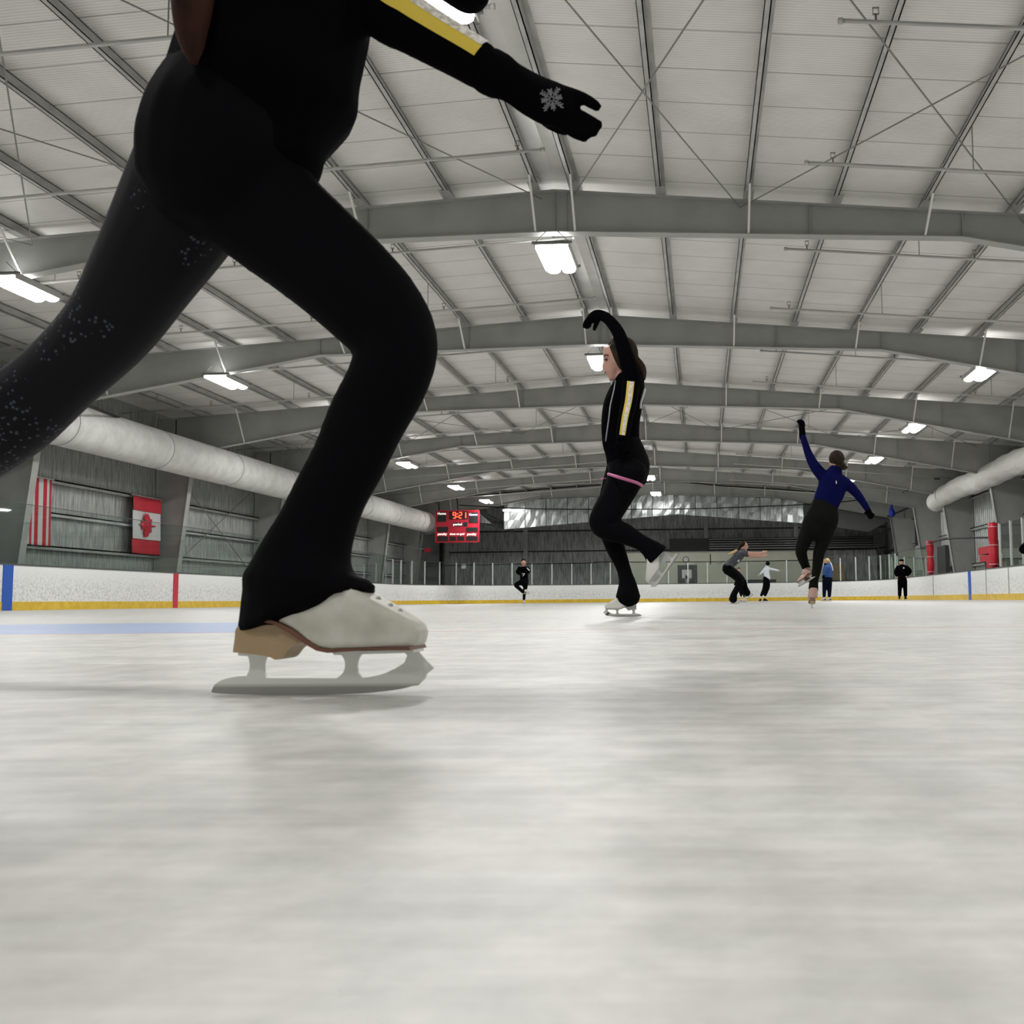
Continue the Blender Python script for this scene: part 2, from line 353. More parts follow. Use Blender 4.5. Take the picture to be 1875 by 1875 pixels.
def world(o):
    v = Vector(o.location); p = o.parent
    while p: v = v + Vector(p.location); p = p.parent
    return v
def struct(name, mb, m, smooth=False): return tag(mb.build(name, m, None, smooth), kind='structure')
def copy_tree(o, parent=None):
    c = o.copy(); COL.objects.link(c); c.parent = parent
    for ch in list(o.children): copy_tree(ch, c)
    return c

# ------------------------------------------------------------------ building shell
XL, XR, YB, YE = -17.5, 12.4, -9.0, 69.0
RX = -2.38
def topz(x): return 7.03 - (.063*(RX-x) if x < RX else .084*(x-RX))      # top of the frames
def roofz(x): return topz(x) + .21
struct('floor', MB().box(XL, XR, YB, YE, -.30, 0), 'ice')
mb = MB()
mb.poly([(XL-.2, YB, roofz(XL-.2)), (RX, YB, roofz(RX)), (XR+.2, YB, roofz(XR+.2)), (XR+.2, YB, roofz(XR+.2)+.15), (RX, YB, roofz(RX)+.15), (XL-.2, YB, roofz(XL-.2)+.15)], (0, YE-YB, 0))
struct('ceiling', mb, 'roof')
struct('wall_left', MB().box(XL-.2, XL, YB, YE, 0, roofz(XL)), 'wallL')
mb = MB().box(XR, XR+.2, YB, YE, 0, roofz(XR)); y = 20.0
while y < 68: mb.poly([(XR, y, .02), (XR-.04, y+.035, .02), (XR-.04, y+.085, .02), (XR, y+.12, .02)], (0, 0, 5.7)); y += .305
struct('wall_right', mb, 'wallR')
mb = MB().poly([(XL, YE, 0), (XR, YE, 0), (XR, YE, roofz(XR)), (RX, YE, roofz(RX)), (XL, YE, roofz(XL))], (0, .2, 0)); struct('wall_back', mb, 'wallF')
mb = MB().poly([(XL, YB-.2, 0), (XR, YB-.2, 0), (XR, YB-.2, roofz(XR)), (RX, YB-.2, roofz(RX)), (XL, YB-.2, roofz(XL))], (0, .2, 0)); struct('wall_front', mb, 'wallL')
# smooth pale strip along the ridge
mb = MB()
for s_ in (-1, 1): mb.verts_faces([(RX, YB, roofz(RX)-.02), (RX+s_*.26, YB, roofz(RX+s_*.26)-.02), (RX+s_*.26, YE, roofz(RX+s_*.26)-.02), (RX, YE, roofz(RX)-.02)], [(0, 1, 2, 3)])
M['ridge'] = noisy(mat('ridge_liner', rough=.3, metal=.2), (.55, .55, .53), (.72, .71, .68), ns=1.1)
struct('trim_1', mb, 'ridge')
# concrete walkways outside the boards
struct('trim_2', MB().box(XL, -16.2, YB, YE, 0, .012).box(10.1, XR, YB, YE, 0, .012).box(-16.2, 10.1, 61.6, YE, 0, .012), 'concrete')
# girts on the walls
gi = [1]
mb = MB()
for z in (1.68, 2.58, 3.47, 4.9):
    mb.box(XL, XL+.16, YB, YE, z-.02, z+.02).box(XL+.14, XL+.16, YB, YE, z-.09, z+.02)
struct('trim_3', mb, 'purlin')
mb = MB()
for z in (1.6, 3.2, 4.6):
    mb.box(XR-.16, XR, YB, YE, z-.02, z+.02).box(XR-.16, XR-.14, YB, YE, z-.12, z+.02)
struct('trim_4', mb, 'purlin')
mb = MB()
for z in (3.47, 4.85): mb.box(XL, XR, YE-.16, YE, z-.03, z+.05)
struct('trim_5', mb, 'darksteel')
for i, x in enumerate((-17.2, -11.8, -5.7, .41, 6.41)):
    mb = MB().box(x-.13, x+.13, YE-.36, YE-.34, 0, topz(x)-.1).box(x-.13, x+.13, YE-.18, YE-.16, 0, topz(x)-.1).box(x-.01, x+.01, YE-.36, YE-.17, 0, topz(x)-.1)
    tag(mb.build('wall_post', 'pipe', None, origin=None), ['grey steel end-wall post in the far left corner', 'grey steel end-wall post right of the scoreboard',
        'grey steel end-wall post behind the middle skater in black', 'grey steel end-wall post above the wall clock', 'grey steel end-wall post left of the girl in blue'][i], 'post', 'steel posts on the far end wall')

# ------------------------------------------------------------------ rigid frames
YF = [9.1, 16.75, 24.37, 32.0, 39.3, 46.9, 53.1, 59.6]
ORD = ['first', 'second', 'third', 'fourth', 'fifth', 'sixth', 'seventh', 'eighth', 'ninth', 'tenth', 'eleventh', 'twelfth', 'thirteenth', 'fourteenth', 'fifteenth', 'sixteenth']
botL = [(-16.3, 5.0), (-9.3, 6.19)]; botR = [(4.41, 6.03), (11.0, 4.72)]
def botz(x):
    P = [(-17.5, 4.8)]+botL+[(RX, 6.31)]+botR+[(12.5, 4.5)]
    for (a, za), (b_, zb) in zip(P, P[1:]):
        if a <= x <= b_: return za + (zb-za)*(x-a)/(b_-a)
    return 5
def flange(mb, pts, y, w=.22, t=.016):
    for a, b_ in zip(pts, pts[1:]): mb.bar((a[0], y, a[1]), (b_[0], y, b_[1]), w, t, up=(0, 0, 1) if abs(b_[0]-a[0]) > abs(b_[1]-a[1]) else (1, 0, 0))
PURL_R = [RX+.35+1.455*i for i in range(11)]; PURL_L = [RX-.32-1.49*i for i in range(11)]
for fi, y in enumerate(YF):
    vis = ORD[fi-1] if fi else 'nearest'
    t = empty('roof_frame', (RX, y, 0), None, 'frame', 'grey steel roof frames across the hall')
    t['label'] = ('grey steel roof frame just overhead beyond the top of the view' if fi == 0 else
                  'grey tapered steel roof frame spanning the rink, %s in view counting from the camera' % vis)
    xs = [XL+.1, RX, XR-.1]
    web = [(XL+.1, topz(XL+.1)-.01), (RX, topz(RX)-.01), (XR-.1, topz(XR-.1)-.01), (11.0, 4.72)] + [(4.41, 6.03), (RX, 6.31), (-9.3, 6.19), (-16.3, 5.0)]
    web = [(XL+.55, topz(XL+.55)-.01), (RX, topz(RX)-.01), (XR-.55, topz(XR-.55)-.01), (XR-.55, 4.72), (11.0, 4.72), (4.41, 6.03), (RX, 6.31), (-9.3, 6.19), (-16.3, 5.0), (XL+.55, 5.0)]
    w = MB().poly([(x, y-.006, z) for x, z in web], (0, .012, 0)).build('rafter_web', 'steel', t)
    mb = MB(); flange(mb, [(XL+.05, topz(XL+.05)), (RX, topz(RX)), (XR-.05, topz(XR-.05))], y); mb.build('top_flange', 'steel', t)
    mb = MB(); flange(mb, [(-16.3, 5.0), (-9.3, 6.19), (RX, 6.31), (4.41, 6.03), (11.0, 4.72)], y); mb.build('bottom_flange', 'steel', t)
    for sgn, xk, zk, xb, xo in ((-1, -16.3, 5.0, -16.85, XL+.03), (1, 11.0, 4.72, 11.6, XR-.03)):
        cb = MB().poly([(xk, y-.006, zk), (xo, y-.006, zk), (xo, y-.006, 0), (xb, y-.006, 0)], (0, .012, 0))
        cb.poly([(xo, y-.006, zk), (xo, y-.006, topz(xo)), (xo-sgn*.55, y-.006, topz(xo)), (xo-sgn*.55, y-.006, zk)], (0, .012, 0))
        flange(cb, [(xk, zk), (xb, 0)], y, .24); flange(cb, [(xo, topz(xo)), (xo, 0)], y, .24)
        cb.build('column', 'steel', t)
    # stiffener plates and seams in the web
    mb = MB()
    for x in (-9.3, 4.41, RX, RX+.2, -5.6, 1.9, 7.6): mb.box(x-.006, x+.006, y-.07, y+.07, botz(x)+.01, topz(x)-.01)
    mb.build('stiffener', 'steel', t)
    for x in [RX-.32, RX+.35] + PURL_L[2::2][:5] + PURL_R[2::2][:5]:
        mb = MB().bar((x-.0, y-.78, topz(x)+.06), (x, y-.09, botz(x)+.02), .035, .035)
        if fi: mb.build('flange_brace', 'brace', t)

# purlins
for side, PP in (('left', PURL_L), ('right', PURL_R)):
    for i, x in enumerate(PP):
        if x < XL+.3 or x > XR-.3: continue
        z = topz(x)+.012; s_ = 1 if side == 'right' else -1
        mb = MB().box(x-.008, x+.008, YB, YE, z, z+.19)
        mb.box(x-.008 if s_ < 0 else x-.075, x+.075 if s_ < 0 else x+.008, YB, YE, z, z+.01)
        mb.box(x-.075 if s_ < 0 else x-.008, x+.008 if s_ < 0 else x+.075, YB, YE, z+.18, z+.19)
        mb.box(*( (x+.065, x+.075) if s_ < 0 else (x-.075, x-.065)), YB, YE, z, z+.025)
        for fy in YF[:7]: mb.box(x-.085, x+.085, fy-.45, fy-.1, z-.003, z+.012)
        tag(mb.build('roof_purlin', 'purlin', None, origin=(x, YB, z)), 'galvanized roof purlin running down the hall, %s from the ridge on the %s slope' % (ORD[i], side), 'purlin', 'roof purlins')

# sprinkler branch pipes
def sprinkler(x, y, z, par):
    MB().tube([(x, y, z+.02), (x, y, z+.09)], .012, 6).tube([(x-.03, y, z+.09), (x-.03, y, z+.16)], .004, 4).tube([(x+.03, y, z+.09), (x+.03, y, z+.16)], .004, 4).box(x-.035, x+.035, y-.012, y+.012, z+.155, z+.165).box(x-.035, x+.035, y-.012, y+.012, z+.085, z+.093).build('sprinkler_head', 'brass', par)
yy = [10.52, 14.08, 17.65, 21.33, 25.05, 28.65, 32.5, 35.95, 39.7, 43.05, 46.2, 49.2, 52.4, 55.9]
for i, y in enumerate(yy):
    for side, xa, xb in (('right', 1.6, XR-.7), ('left', -2.2, XL+.7)):
        za, zb = topz(xa)-.45, topz(xb)-.45
        if side == 'left': za = topz(RX)-.47
        t = empty('sprinkler_pipe', (xa, y, za), 'thin pale sprinkler pipe under the %s roof slope, %s counting from the camera' % (side, ORD[i]), 'pipe', 'sprinkler pipes under the roof')
        MB().tube([(xa, y, za), (xb, y, zb)], .024, 8).tube([(xa-.05 if side == 'right' else xa+.05, y, za), (xa, y, za)], .035, 8).build('pipe', 'pipe', t, True)
        n = 5 if i < 7 else 0
        for k in range(n):
            f = (k*2.9+.35)/abs(xb-xa)
            if f < 1: x = xa+(xb-xa)*f; sprinkler(x, y, za+(zb-za)*f, t)
        for x in ([3.9, 8.2] if side == 'right' else [-5.8, -11.7]):
            f = (x-xa)/(xb-xa); z = za+(zb-za)*f
            MB().box(x-.006, x+.006, y-.006, y+.006, z, roofz(x)-.02).build('hanger_rod', 'rod', t)

# cross bracing rods in two bays
nodes = [-15.9, -11.5, -6.9, -2.6]; nodesr = [-2.1, .75, 5.4, 10.6]
for bay, (ya, yb) in enumerate(((9.1, 16.7), (32.05, 39.25))):
    for seq, side in ((nodes, 'left'), (nodesr, 'right')):
        for j in range(3):
            x0, x1 = seq[j], seq[j+1]
            for (xa, xb), wd in (((x0, x1), 'outward'), ((x1, x0), 'inward')):
                a = (xa, ya, topz(xa)-.12); b_ = (xb, yb, topz(xb)-.12)
                tag(MB().tube([a, b_], .011, 6).build('brace_rod', 'rod', None, origin=a), 'thin cross-bracing rod, %s bay, %s panel of the %s slope, running away to the %s' % (['nearer', 'farther'][bay], ORD[j], side, 'right' if xb > xa else 'left'), 'rod', 'cross-bracing rods')
# cross bracing on the left wall
for a, b_, w in (((XL+.2, 32.3, 1.1), (XL+.2, 39.0, 4.7), 'rising'), ((XL+.2, 32.3, 4.7), (XL+.2, 39.0, 1.1), 'falling')):
    tag(MB().tube([a, b_], .016, 6).build('brace_rod', 'rod', None, origin=a), 'brace rod %s away from the camera on the left wall beyond the leaf flag' % w, 'rod', 'wall brace rods')

# ------------------------------------------------------------------ lights
def make_light():
    t = empty('ceiling_light', (0, 0, 0), 'ceiling light', 'ceiling light', 'twin-lens ceiling lights')
    MB().box(-.29, .29, -.64, .64, .05, .10).box(-.30, -.28, -.64, .64, -.01, .1).box(.28, .30, -.64, .64, -.01, .1).build('housing', 'housing', t)
    for s_ in (-1, 1):
        mb = MB(); c = s_*.135
        pr = [(c-.122, .05), (c-.11, -.02), (c-.05, -.05), (c+.05, -.05), (c+.11, -.02), (c+.122, .05)]
        mb.poly([(x, -.6, z) for x, z in pr], (0, 1.2, 0)).build('lens', 'lens', t)
    for y_ in (-.62, .62):
        MB().box(-.34, .34, y_-.02, y_+.02, .07, .11).tube([(-.3, y_, .08), (-.1, y_, .28)], .008, 5).tube([(.3, y_, .08), (.1, y_, .28)], .008, 5).build('hanger', 'rod', t)
    ld = bpy.data.lights.new('lamp', 'AREA'); ld.shape = 'RECTANGLE'; ld.size = .5; ld.size_y = 1.16; ld.energy = LAMP; ld.color = (1, .992, .982)
    lo = bpy.data.objects.new('lamp', ld); COL.objects.link(lo); lo.parent = t; lo.location = (0, 0, -.065)
    ld = bpy.data.lights.new('upward_glow', 'AREA'); ld.shape = 'RECTANGLE'; ld.size = .4; ld.size_y = 1.1; ld.energy = 12; ld.color = (1, .992, .982)
    lo = bpy.data.objects.new('lamp', ld); COL.objects.link(lo); lo.parent = t; lo.location = (0, 0, .12); lo.rotation_euler = (PI, 0, 0)
    return t
LAMP = 172
proto = make_light(); first = True
for row, x, z, ys_ in (('left', -11.75, 5.62, [-5.5, 1.7, 9.2, 16.9, 24.6, 32.5, 40.4, 48.7, 55.7]), ('centre', -2.42, 6.02, [-5.5, 1.7, 9.25, 17.25, 25.1, 33.0, 41.2, 49.3, 56.8]), ('right', 6.92, 5.54, [-5.5, 1.7, 9.8, 17.5, 25.05, 33.0, 40.6, 47.9, 54.9])):
    for k, y_ in enumerate(ys_):
        t = proto if first else copy_tree(proto); first = False
        t.location = (x - (.06 if (row, k) == ('centre', 2) else 0), y_, z)
        t['label'] = 'twin-lens ceiling light in the %s row, %s counting from the camera' % (row, ORD[k-3]) if k > 2 else 'twin-lens ceiling light of the %s row %s' % (row, ['hung farthest behind the camera', 'hung above the camera', 'hung nearest overhead, by the first skater\'s arm'][k])

# strip light in front of the foil curtain
t = empty('strip_light', (-10.9, 59.0, 5.42), 'slim horizontal strip light hanging in front of the silver foil curtain', 'strip light')
MB().box(-11.5, -10.3, 58.95, 59.05, 5.45, 5.50).build('housing', 'housing', t)
MB().box(-11.48, -10.32, 58.93, 59.07, 5.38, 5.45).build('tube', 'lens', t)
for x in (-11.3, -10.5): MB().tube([(x, 59, 5.5), (x, 59.4, botz(x)+.3)], .01, 5).build('hanger_rod', 'rod', t)

# ------------------------------------------------------------------ ducts
t = empty('fabric_duct', (-15.68, 40, 4.62), 'long round white fabric air duct hung along the left wall above the flags', 'air duct')
ys = [12+1.5*i for i in range(31)]
MB().tube([(-15.68, y, 4.60+.0028*(y-30)) for y in ys+[57.7]], [.57]*32, 28, caps='flat', hint=(0, 0, 1)).build('duct_sleeve', 'duct', t, True)
for y in ys[2::3]:
    MB().tube([(-15.68, y-.01, 4.60+.0028*(y-30)), (-15.68, y+.01, 4.60+.0028*(y-30))], .578, 28, hint=(0, 0, 1)).build('duct_hoop', 'ductcap', t)
    MB().tube([(-15.68, y, 5.17), (-15.68, y, topz(-15.68))], .01, 5).build('hanger_wire', 'rod', t)
MB().tube([(-15.68, 57.7, 4.68), (-15.68, 57.95, 4.66), (-15.68, 58.3, 4.6)], [.575, .64, .66], 28, hint=(0, 0, 1)).build('duct_elbow', 'ductcap', t, True)
t = empty('fabric_duct', (11, 40, 4.7), 'wrinkled white fabric air duct ending in the air above the right-hand boards', 'air duct')
mb = MB(); pts = []; rs = []
y = 26.0
while y < 48.2:
    pts.append((11+.02*math.sin(y*1.7), y, 4.70+.03*math.sin(y*.9)-(.10 if y > 46.5 else 0)*(y-46.5))); rs.append((.43+.018*math.sin(y*2.9)+.012*math.sin(y*7.3), .44+.02*math.sin(y*4.1+1))); y += .35
mb.tube(pts, rs, 26, hint=(0, 0, 1)); mb.build('duct_sleeve', 'ductw', t, True)
MB().tube([(11, 46.2, 4.7), (11, 46.26, 4.7)], .455, 26, hint=(0, 0, 1)).build('tie_band', 'rod', t)
for y in (27, 31, 35, 39, 43, 47): MB().tube([(11, y, 5.1), (11, y, topz(11))], .012, 5).build('hanger_wire', 'rod', t)

# ------------------------------------------------------------------ foil curtain hung from the last frame
t = empty('foil_curtain', (-1.3, 59.9, 4.4), 'silver foil draft curtain in a row of square panels below the farthest roof frame', 'curtain')
def lerp(P, x):
    for (a, za), (b_, zb) in zip(P, P[1:]):
        if a <= x <= b_: return za+(zb-za)*(x-a)/(b_-a)
    return P[-1][1]
TP = [(-12, 5.80), (-9.3, 6.15), (RX, 6.30), (4.41, 6.0), (6.3, 5.66), (11.3, 4.7)]; BP = [(-12, 4.34), (-1.3, 5.13), (6.1, 4.50), (11.3, 4.2)]
xs = [-11.6+1.262*i for i in range(15)]
for a, b_ in zip(xs, xs[1:]):
    mb = MB(); N = 4
    for i in range(N):
        for j in range(3):
            def P(u, v):
                x = a+.015+(b_-a-.03)*u; zt, zb = lerp(TP, x), lerp(BP, x); return (x, 59.9+.02*math.sin(9*u+5*v+a*3)-.03*v, zb+(zt-zb)*v)
            mb.verts_faces([P(i/N, j/3), P((i+1)/N, j/3), P((i+1)/N, (j+1)/3), P(i/N, (j+1)/3)], [(0, 1, 2, 3)])
    mb.build('foil_panel', 'foil', t)
for a in xs: MB().box(a-.012, a+.012, 59.86, 59.92, lerp(BP, a), lerp(TP, a)).build('seam_strip', 'black', t)
tag(MB().poly([(7.6, 60.4, 5.5), (11.3, 60.4, 4.75), (9.9, 60.4, 3.98), (6.9, 60.4, 4.45)], (0, .03, 0)).build('hanging_tarp', 'tarp', None, origin=None), 'dull grey sloping sheet hanging right of the foil curtain', 'sheet')
t = empty('metal_duct', (-13, 60.5, 4.8), 'short square foil-wrapped duct slanting beside the scoreboard', 'air duct')
MB().poly([(-13.1, 60.2, 5.35), (-12.5, 60.2, 5.3), (-11.5, 62.2, 4.75), (-11.5, 62.2, 4.35), (-12.4, 60.2, 4.75), (-13.1, 60.2, 4.8)], (.0, .5, .0)).build('duct_box', 'foil', t)

# ------------------------------------------------------------------ boards
XBL, XBR, YBE, CR, HB = -16.0, 9.87, 61.0, 8.3, 1.06
def outline():
    P = [(XBL, 3.0)]; y = 3.0
    while y < YBE-CR-1.22: y += 1.22; P.append((XBL, y))
    for i in range(0, 12): a = PI - (PI/2)*i/11; P.append((XBL+CR+CR*math.cos(a), YBE-CR+CR*math.sin(a)))
    x = XBL+CR
    n = 8
    for i in range(1, n): P.append((x+(XBR-XBL-2*CR)*i/n, YBE))
    for i in range(0, 12): a = PI/2 - (PI/2)*i/11; P.append((XBR-CR+CR*math.cos(a), YBE-CR+CR*math.sin(a)))
    y = YBE-CR
    while y > 4.3: y -= 1.22; P.append((XBR, y))
    return [Vector((p[0], p[1], 0)) for p in P]
OUT = outline()
def normals(P):
    N = []
    for i in range(len(P)):
        t = (P[min(i+1, len(P)-1)]-P[max(i-1, 0)]).normalized(); N.append(Vector((t.y*-1, t.x, 0)))   # outward (left of travel)
    return N
NRM = normals(OUT)
def strip(mb, z0, z1, o0, o1, mi=0, P=OUT, N=NRM):
    n = len(P); vs = []
    for p, q in zip(P, N): vs += [p+q*o0+Vector((0, 0, z0)), p+q*o1+Vector((0, 0, z0)), p+q*o1+Vector((0, 0, z1)), p+q*o0+Vector((0, 0, z1))]
    fs = [(i*4+j, i*4+(j+1) % 4, i*4+4+(j+1) % 4, i*4+4+j) for i in range(n-1) for j in range(4)] + [(0, 1, 2, 3), tuple(4*(n-1)+k for k in (3, 2, 1, 0))]
    mb.verts_faces(vs, fs, mi); return mb
t = empty('rink_boards', (-3, 61, 0), 'white dasher boards around the ice with a yellow kick plate', 'rink boards')
strip(MB(), 0, HB, .012, .12).build('board_panel', 'board', t)
strip(MB(), 0, .205, 0, .03).build('kick_plate', 'kick', t)
strip(MB(), HB-.005, HB+.03, -.005, .14).build('top_cap', 'gasket', t)
for nm, x, y, m_, w in (('blue_stripe', XBL, 22.9, 'bluest', .17), ('red_stripe', XBL, 30.5, 'redst', .14), ('blue_stripe', XBL, 38.2, 'bluest', .17), ('blue_stripe', XBR, 38.2, 'bluest', .17), ('red_stripe', XBR, 30.5, 'redst', .14), ('blue_stripe', XBR, 22.9, 'bluest', .17)):
    s_ = 1 if x < 0 else -1
    MB().box(x-.01 if s_ > 0 else x-.006, x+.006 if s_ > 0 else x+.01, y-w, y+w, 0.0, HB-.005).build(nm, m_, t)
for px in (835, 1548):
    p = at(px, 1085, YBE); MB().box(p.x-.035, p.x+.035, YBE-.012, YBE+.02, 0.02, HB).build('gate_gap', 'black' if px < 1000 else 'redst', t)
for y in (27.6, 36.0, 44.1, 33.4):
    MB().box(XBR-.012, XBR+.02, y-.012, y+.012, .2, HB).build('panel_seam', 'paperg', t)

# shielding above the boards
def shield(name, label, idx, ztop, stanch, clampz=None):
    t = empty(name, OUT[idx[0]]+Vector((0, 0, HB)), label, 'glass')
    for a, b_ in zip(idx, idx[1:]):
        p, q = OUT[a]+NRM[a]*.06, OUT[b_]+NRM[b_]*.06; d = (q-p).normalized(); p2, q2 = p+d*.012, q-d*.012; n = Vector((-d.y, d.x, 0))*.006
        mb = MB(); mb.poly([p2+Vector((0, 0, HB+.03)), q2+Vector((0, 0, HB+.03)), q2+Vector((0, 0, ztop)), p2+Vector((0, 0, ztop))], n); mb.build('glass_pane', 'glass', t)
        MB().bar(p2+Vector((0, 0, ztop+.006)), q2+Vector((0, 0, ztop+.006)), .02, .014).build('edge_trim', 'gasket', t)
    if stanch:
        for a in idx:
            p = OUT[a]+NRM[a]*.055; MB().box(p.x-.03, p.x+.03, p.y-.03, p.y+.03, HB+.03, ztop+.02).build('stanchion', 'alum', t)
    return t
L_end = max(i for i, p in enumerate(OUT) if abs(p.x-XBL) < 1e-4 and p.y < YBE-CR+.01)
R_start = min(i for i, p in enumerate(OUT) if abs(p.x-XBR) < 1e-4)
shield('shielding_glass', 'frameless clear glass shielding above the left boards in front of the flags', list(range(0, L_end+1, 2)), 2.52, False)
shield('shielding_glass', 'clear glass shielding with pale upright posts above the far end boards', list(range(L_end, R_start+1)), 2.36, True)
ri = [i for i in range(R_start, len(OUT)) if OUT[i].y > 44.5]
shield('shielding_glass', 'short run of clear glass above the right boards behind the man in black', ri, 2.36, False)
ri = [i for i in range(R_start, len(OUT)) if OUT[i].y < 35.2]
shield('shielding_glass', 'tall clear glass above the right boards nearest the camera, beside the red pads', ri, 2.52, True)

# red padded posts by the bench
for y, lb, zt in ((44.9, 'slim red padded post at the far end of the bench opening', 2.55), (35.3, 'red padded post at the near end of the bench opening', 2.62)):
    t = empty('padded_post', (XBR+.08, y, HB), lb, 'post', None)
    MB().tube([(XBR+.1, y, HB+.03), (XBR+.1, y, 1.5), (XBR+.1, y, 1.9), (XBR+.1, y, 2.1), (XBR+.1, y, zt)], [.10, .17, .13, .16, .16], 12, sub=3, hint=(1, 0, 0)).build('pad', 'padred', t, True)
    for z in (1.2, 1.85, zt-.15): MB().tube([(XBR+.1, y, z), (XBR+.1, y, z+.02)], .172, 12, hint=(1, 0, 0)).build('strap', 'padline', t)
t = empty('penalty_bench', (10.1, 36.8, .9), 'stack of red cushioned bench panels left of the near red post', 'bench')
for k, (x0, x1, y0, y1, z0, z1) in enumerate(((10.06, 10.4, 35.8, 37.6, 1.62, 1.88), (10.06, 10.4, 36.0, 37.4, 1.36, 1.58), (10.06, 10.4, 35.6, 36.6, 1.09, 1.36), (10.06, 10.3, 35.5, 35.9, 1.9, 2.05))):
    MB().box(x0, x1, y0, y1, z0, z1).build('cushion', 'padred', t)
MB().box(10.12, 10.3, 35.8, 37.2, .012, 1.1).build('support', 'darksteel', t)
def cable(label, pts, r=.02, m_='black', name='cable', cat='cable'):
    return tag(MB().tube(pts, r, 6, sub=6).build(name, m_, None, True), label, cat)
cable('black cord strung between the two red padded posts', [(XBR+.05, 44.9, 2.47), (XBR+.05, 41.5, 2.44), (XBR+.05, 38, 2.27), (XBR+.05, 35.3, 2.12)], .032)
cable('black cable swagging along the left wall above the white duct', [at(150, 738, 22), at(230, 770, 27), at(300, 795, 31), at(370, 815, 36), at(430, 835, 41), at(500, 868, 47), at(640, 900, 52), at(700, 903, 54), at(725, 913, 56), at(760, 915, 57), at(800, 920, 58)], .035)
cable('black cable running across below the farthest roof frame', [at(800, 915, 58), at(900, 905, 59), at(1000, 895, 59.2), at(1100, 888, 59.2), at(1225, 882, 59.2), at(1330, 890, 59.2), at(1440, 897, 59.2), at(1560, 908, 59), at(1620, 910, 58)], .035)
cable('thin black cable crossing in front of the foil curtain', [at(840, 925, 58), at(1000, 932, 59), at(1240, 932, 59), at(1400, 927, 59), at(1530, 920, 58), at(1640, 905, 54), at(1700, 880, 48), at(1720, 877, 46)], .028)
cable('thick dark pipe slanting up to the right beyond the blue hanging bag', [at(1620, 948, 60), at(1700, 915, 54), at(1760, 893, 46)], .05, 'darksteel', 'pipe', 'pipe')
t = cable('dark top net cable strung above the end glass', [at(803, 1036, 60.3), at(940, 1033, 60.3), at(1080, 1031, 60.3), at(1100, 1029, 60.3), at(1250, 1029, 60.3), at(1480, 1026, 60.3), at(1530, 1022, 60.0)], .022)

# ------------------------------------------------------------------ far end: room, door, bleachers
t = empty('office_block', (2.6, 64, 0), 'low beige block room behind the far boards with a dark door', 'room')
MB().box(-4.6, 7.6, 64, 67.5, 0, 3.06).build('block_wall', 'beige', t)
MB().box(-4.65, 7.65, 63.95, 67.55, 3.06, 3.12).build('roof_edge', 'paperg', t)
d = MB().box(-1.42, -.36, 63.93, 64, 0, 2.28).build('door', 'door', t)
MB().box(-1.15, -.55, 63.91, 63.93, 1.45, 1.98).build('poster', 'paper', d)
MB().poly([(-.95, 63.91, 1.05), (-.62, 63.91, 1.38), (-.95-.33+.33, 63.91, 1.7-.02)], (0, .015, 0)).build('diamond_notice', 'paperg', d)
MB().box(-.33, -.22, 63.92, 64, 0, 2.28).build('door_frame', 'door', t)
MB().box(.6, .66, 63.95, 64, 2.3, 2.95).build('conduit', 'gasket', t)
MB().ell((1.15, 63.93, 2.42), (.16, .06, .06)).build('wall_lamp', 'paper', t, True)
tk = empty('wall_clock', (-.9, 63.9, 2.6), 'small round white wall clock above the dark door', 'clock')
MB().tube([(-.9, 63.95, 2.62), (-.9, 63.88, 2.62)], .185, 24, hint=(0, 0, 1)).build('clock_rim', 'black', tk)
MB().tube([(-.9, 63.89, 2.62), (-.9, 63.87, 2.62)], .15, 24, hint=(0, 0, 1)).build('clock_face', 'paper', tk)
MB().bar((-.9, 63.865, 2.62), (-.83, 63.865, 2.68), .012).bar((-.9, 63.865, 2.62), (-.96, 63.865, 2.7), .012).build('clock_hands', 'black', tk)
t = empty('bleachers', (4, 65, 3.12), 'dark stacked metal bleachers on top of the beige room', 'bleachers')
MB().box(-2.0, 11.2, 66.6, 66.7, 3.12, 4.1).build('back_panel', 'door', t)
for k in range(5): MB().box(.6, 11.2, 64.5+.4*k, 64.8+.4*k, 3.28+.17*k, 3.33+.17*k).build('bench_plank', 'rod', t)
for x in (1.2, 2.6, 4.0, 5.4, 6.8, 8.2, 9.6, 11): MB().bar((x, 64.6, 3.12), (x, 66.5, 4.0), .05).build('support_leg', 'darksteel', t)
t = empty('spectator_shelter', (9.5, 64, 0), 'dark open bay behind the far right boards with a tan box inside', 'bay')
MB().box(7.7, 11.3, 66.2, 66.3, 0, 3.2).build('back_wall', 'wallF', t)
MB().box(8.2, 9.0, 64.6, 65.3, 1.25, 2.3).build('tan_box', M['sole'], t)
MB().box(8.0, 11.2, 64.3, 65.6, 1.05, 1.25).build('counter', 'door', t)
tag(MB().box(2.5, 4.6, 62.6, 63.0, .012, 1.30).build('low_bench', 'door', None), 'low black bench behind the far boards beyond the child in white', 'bench')
# paper sign on the far glass
p = at(849, 1037, 60.9)
tag(MB().box(p.x-.13, p.x+.13, 60.9, 60.91, p.z-.13, p.z+.13).build('notice', 'paper', None, origin=None), 'square white paper notice on the far glass below the scoreboard', 'notice')
tag(MB().box(-2.9, -2.7, 68.8, 68.99, 3.62, 3.9).build('speaker_box', 'paperg', None), 'small grey box mounted on the dark end wall above the lifted skate', 'box')
# black pole under the scoreboard
p = at(808, 1000, 62.3); tag(MB().box(p.x-.09, p.x+.09, 62.2, 62.4, 0, 3.75).build('pole', 'black', None), 'black upright pole rising behind the far glass under the scoreboard', 'pole')
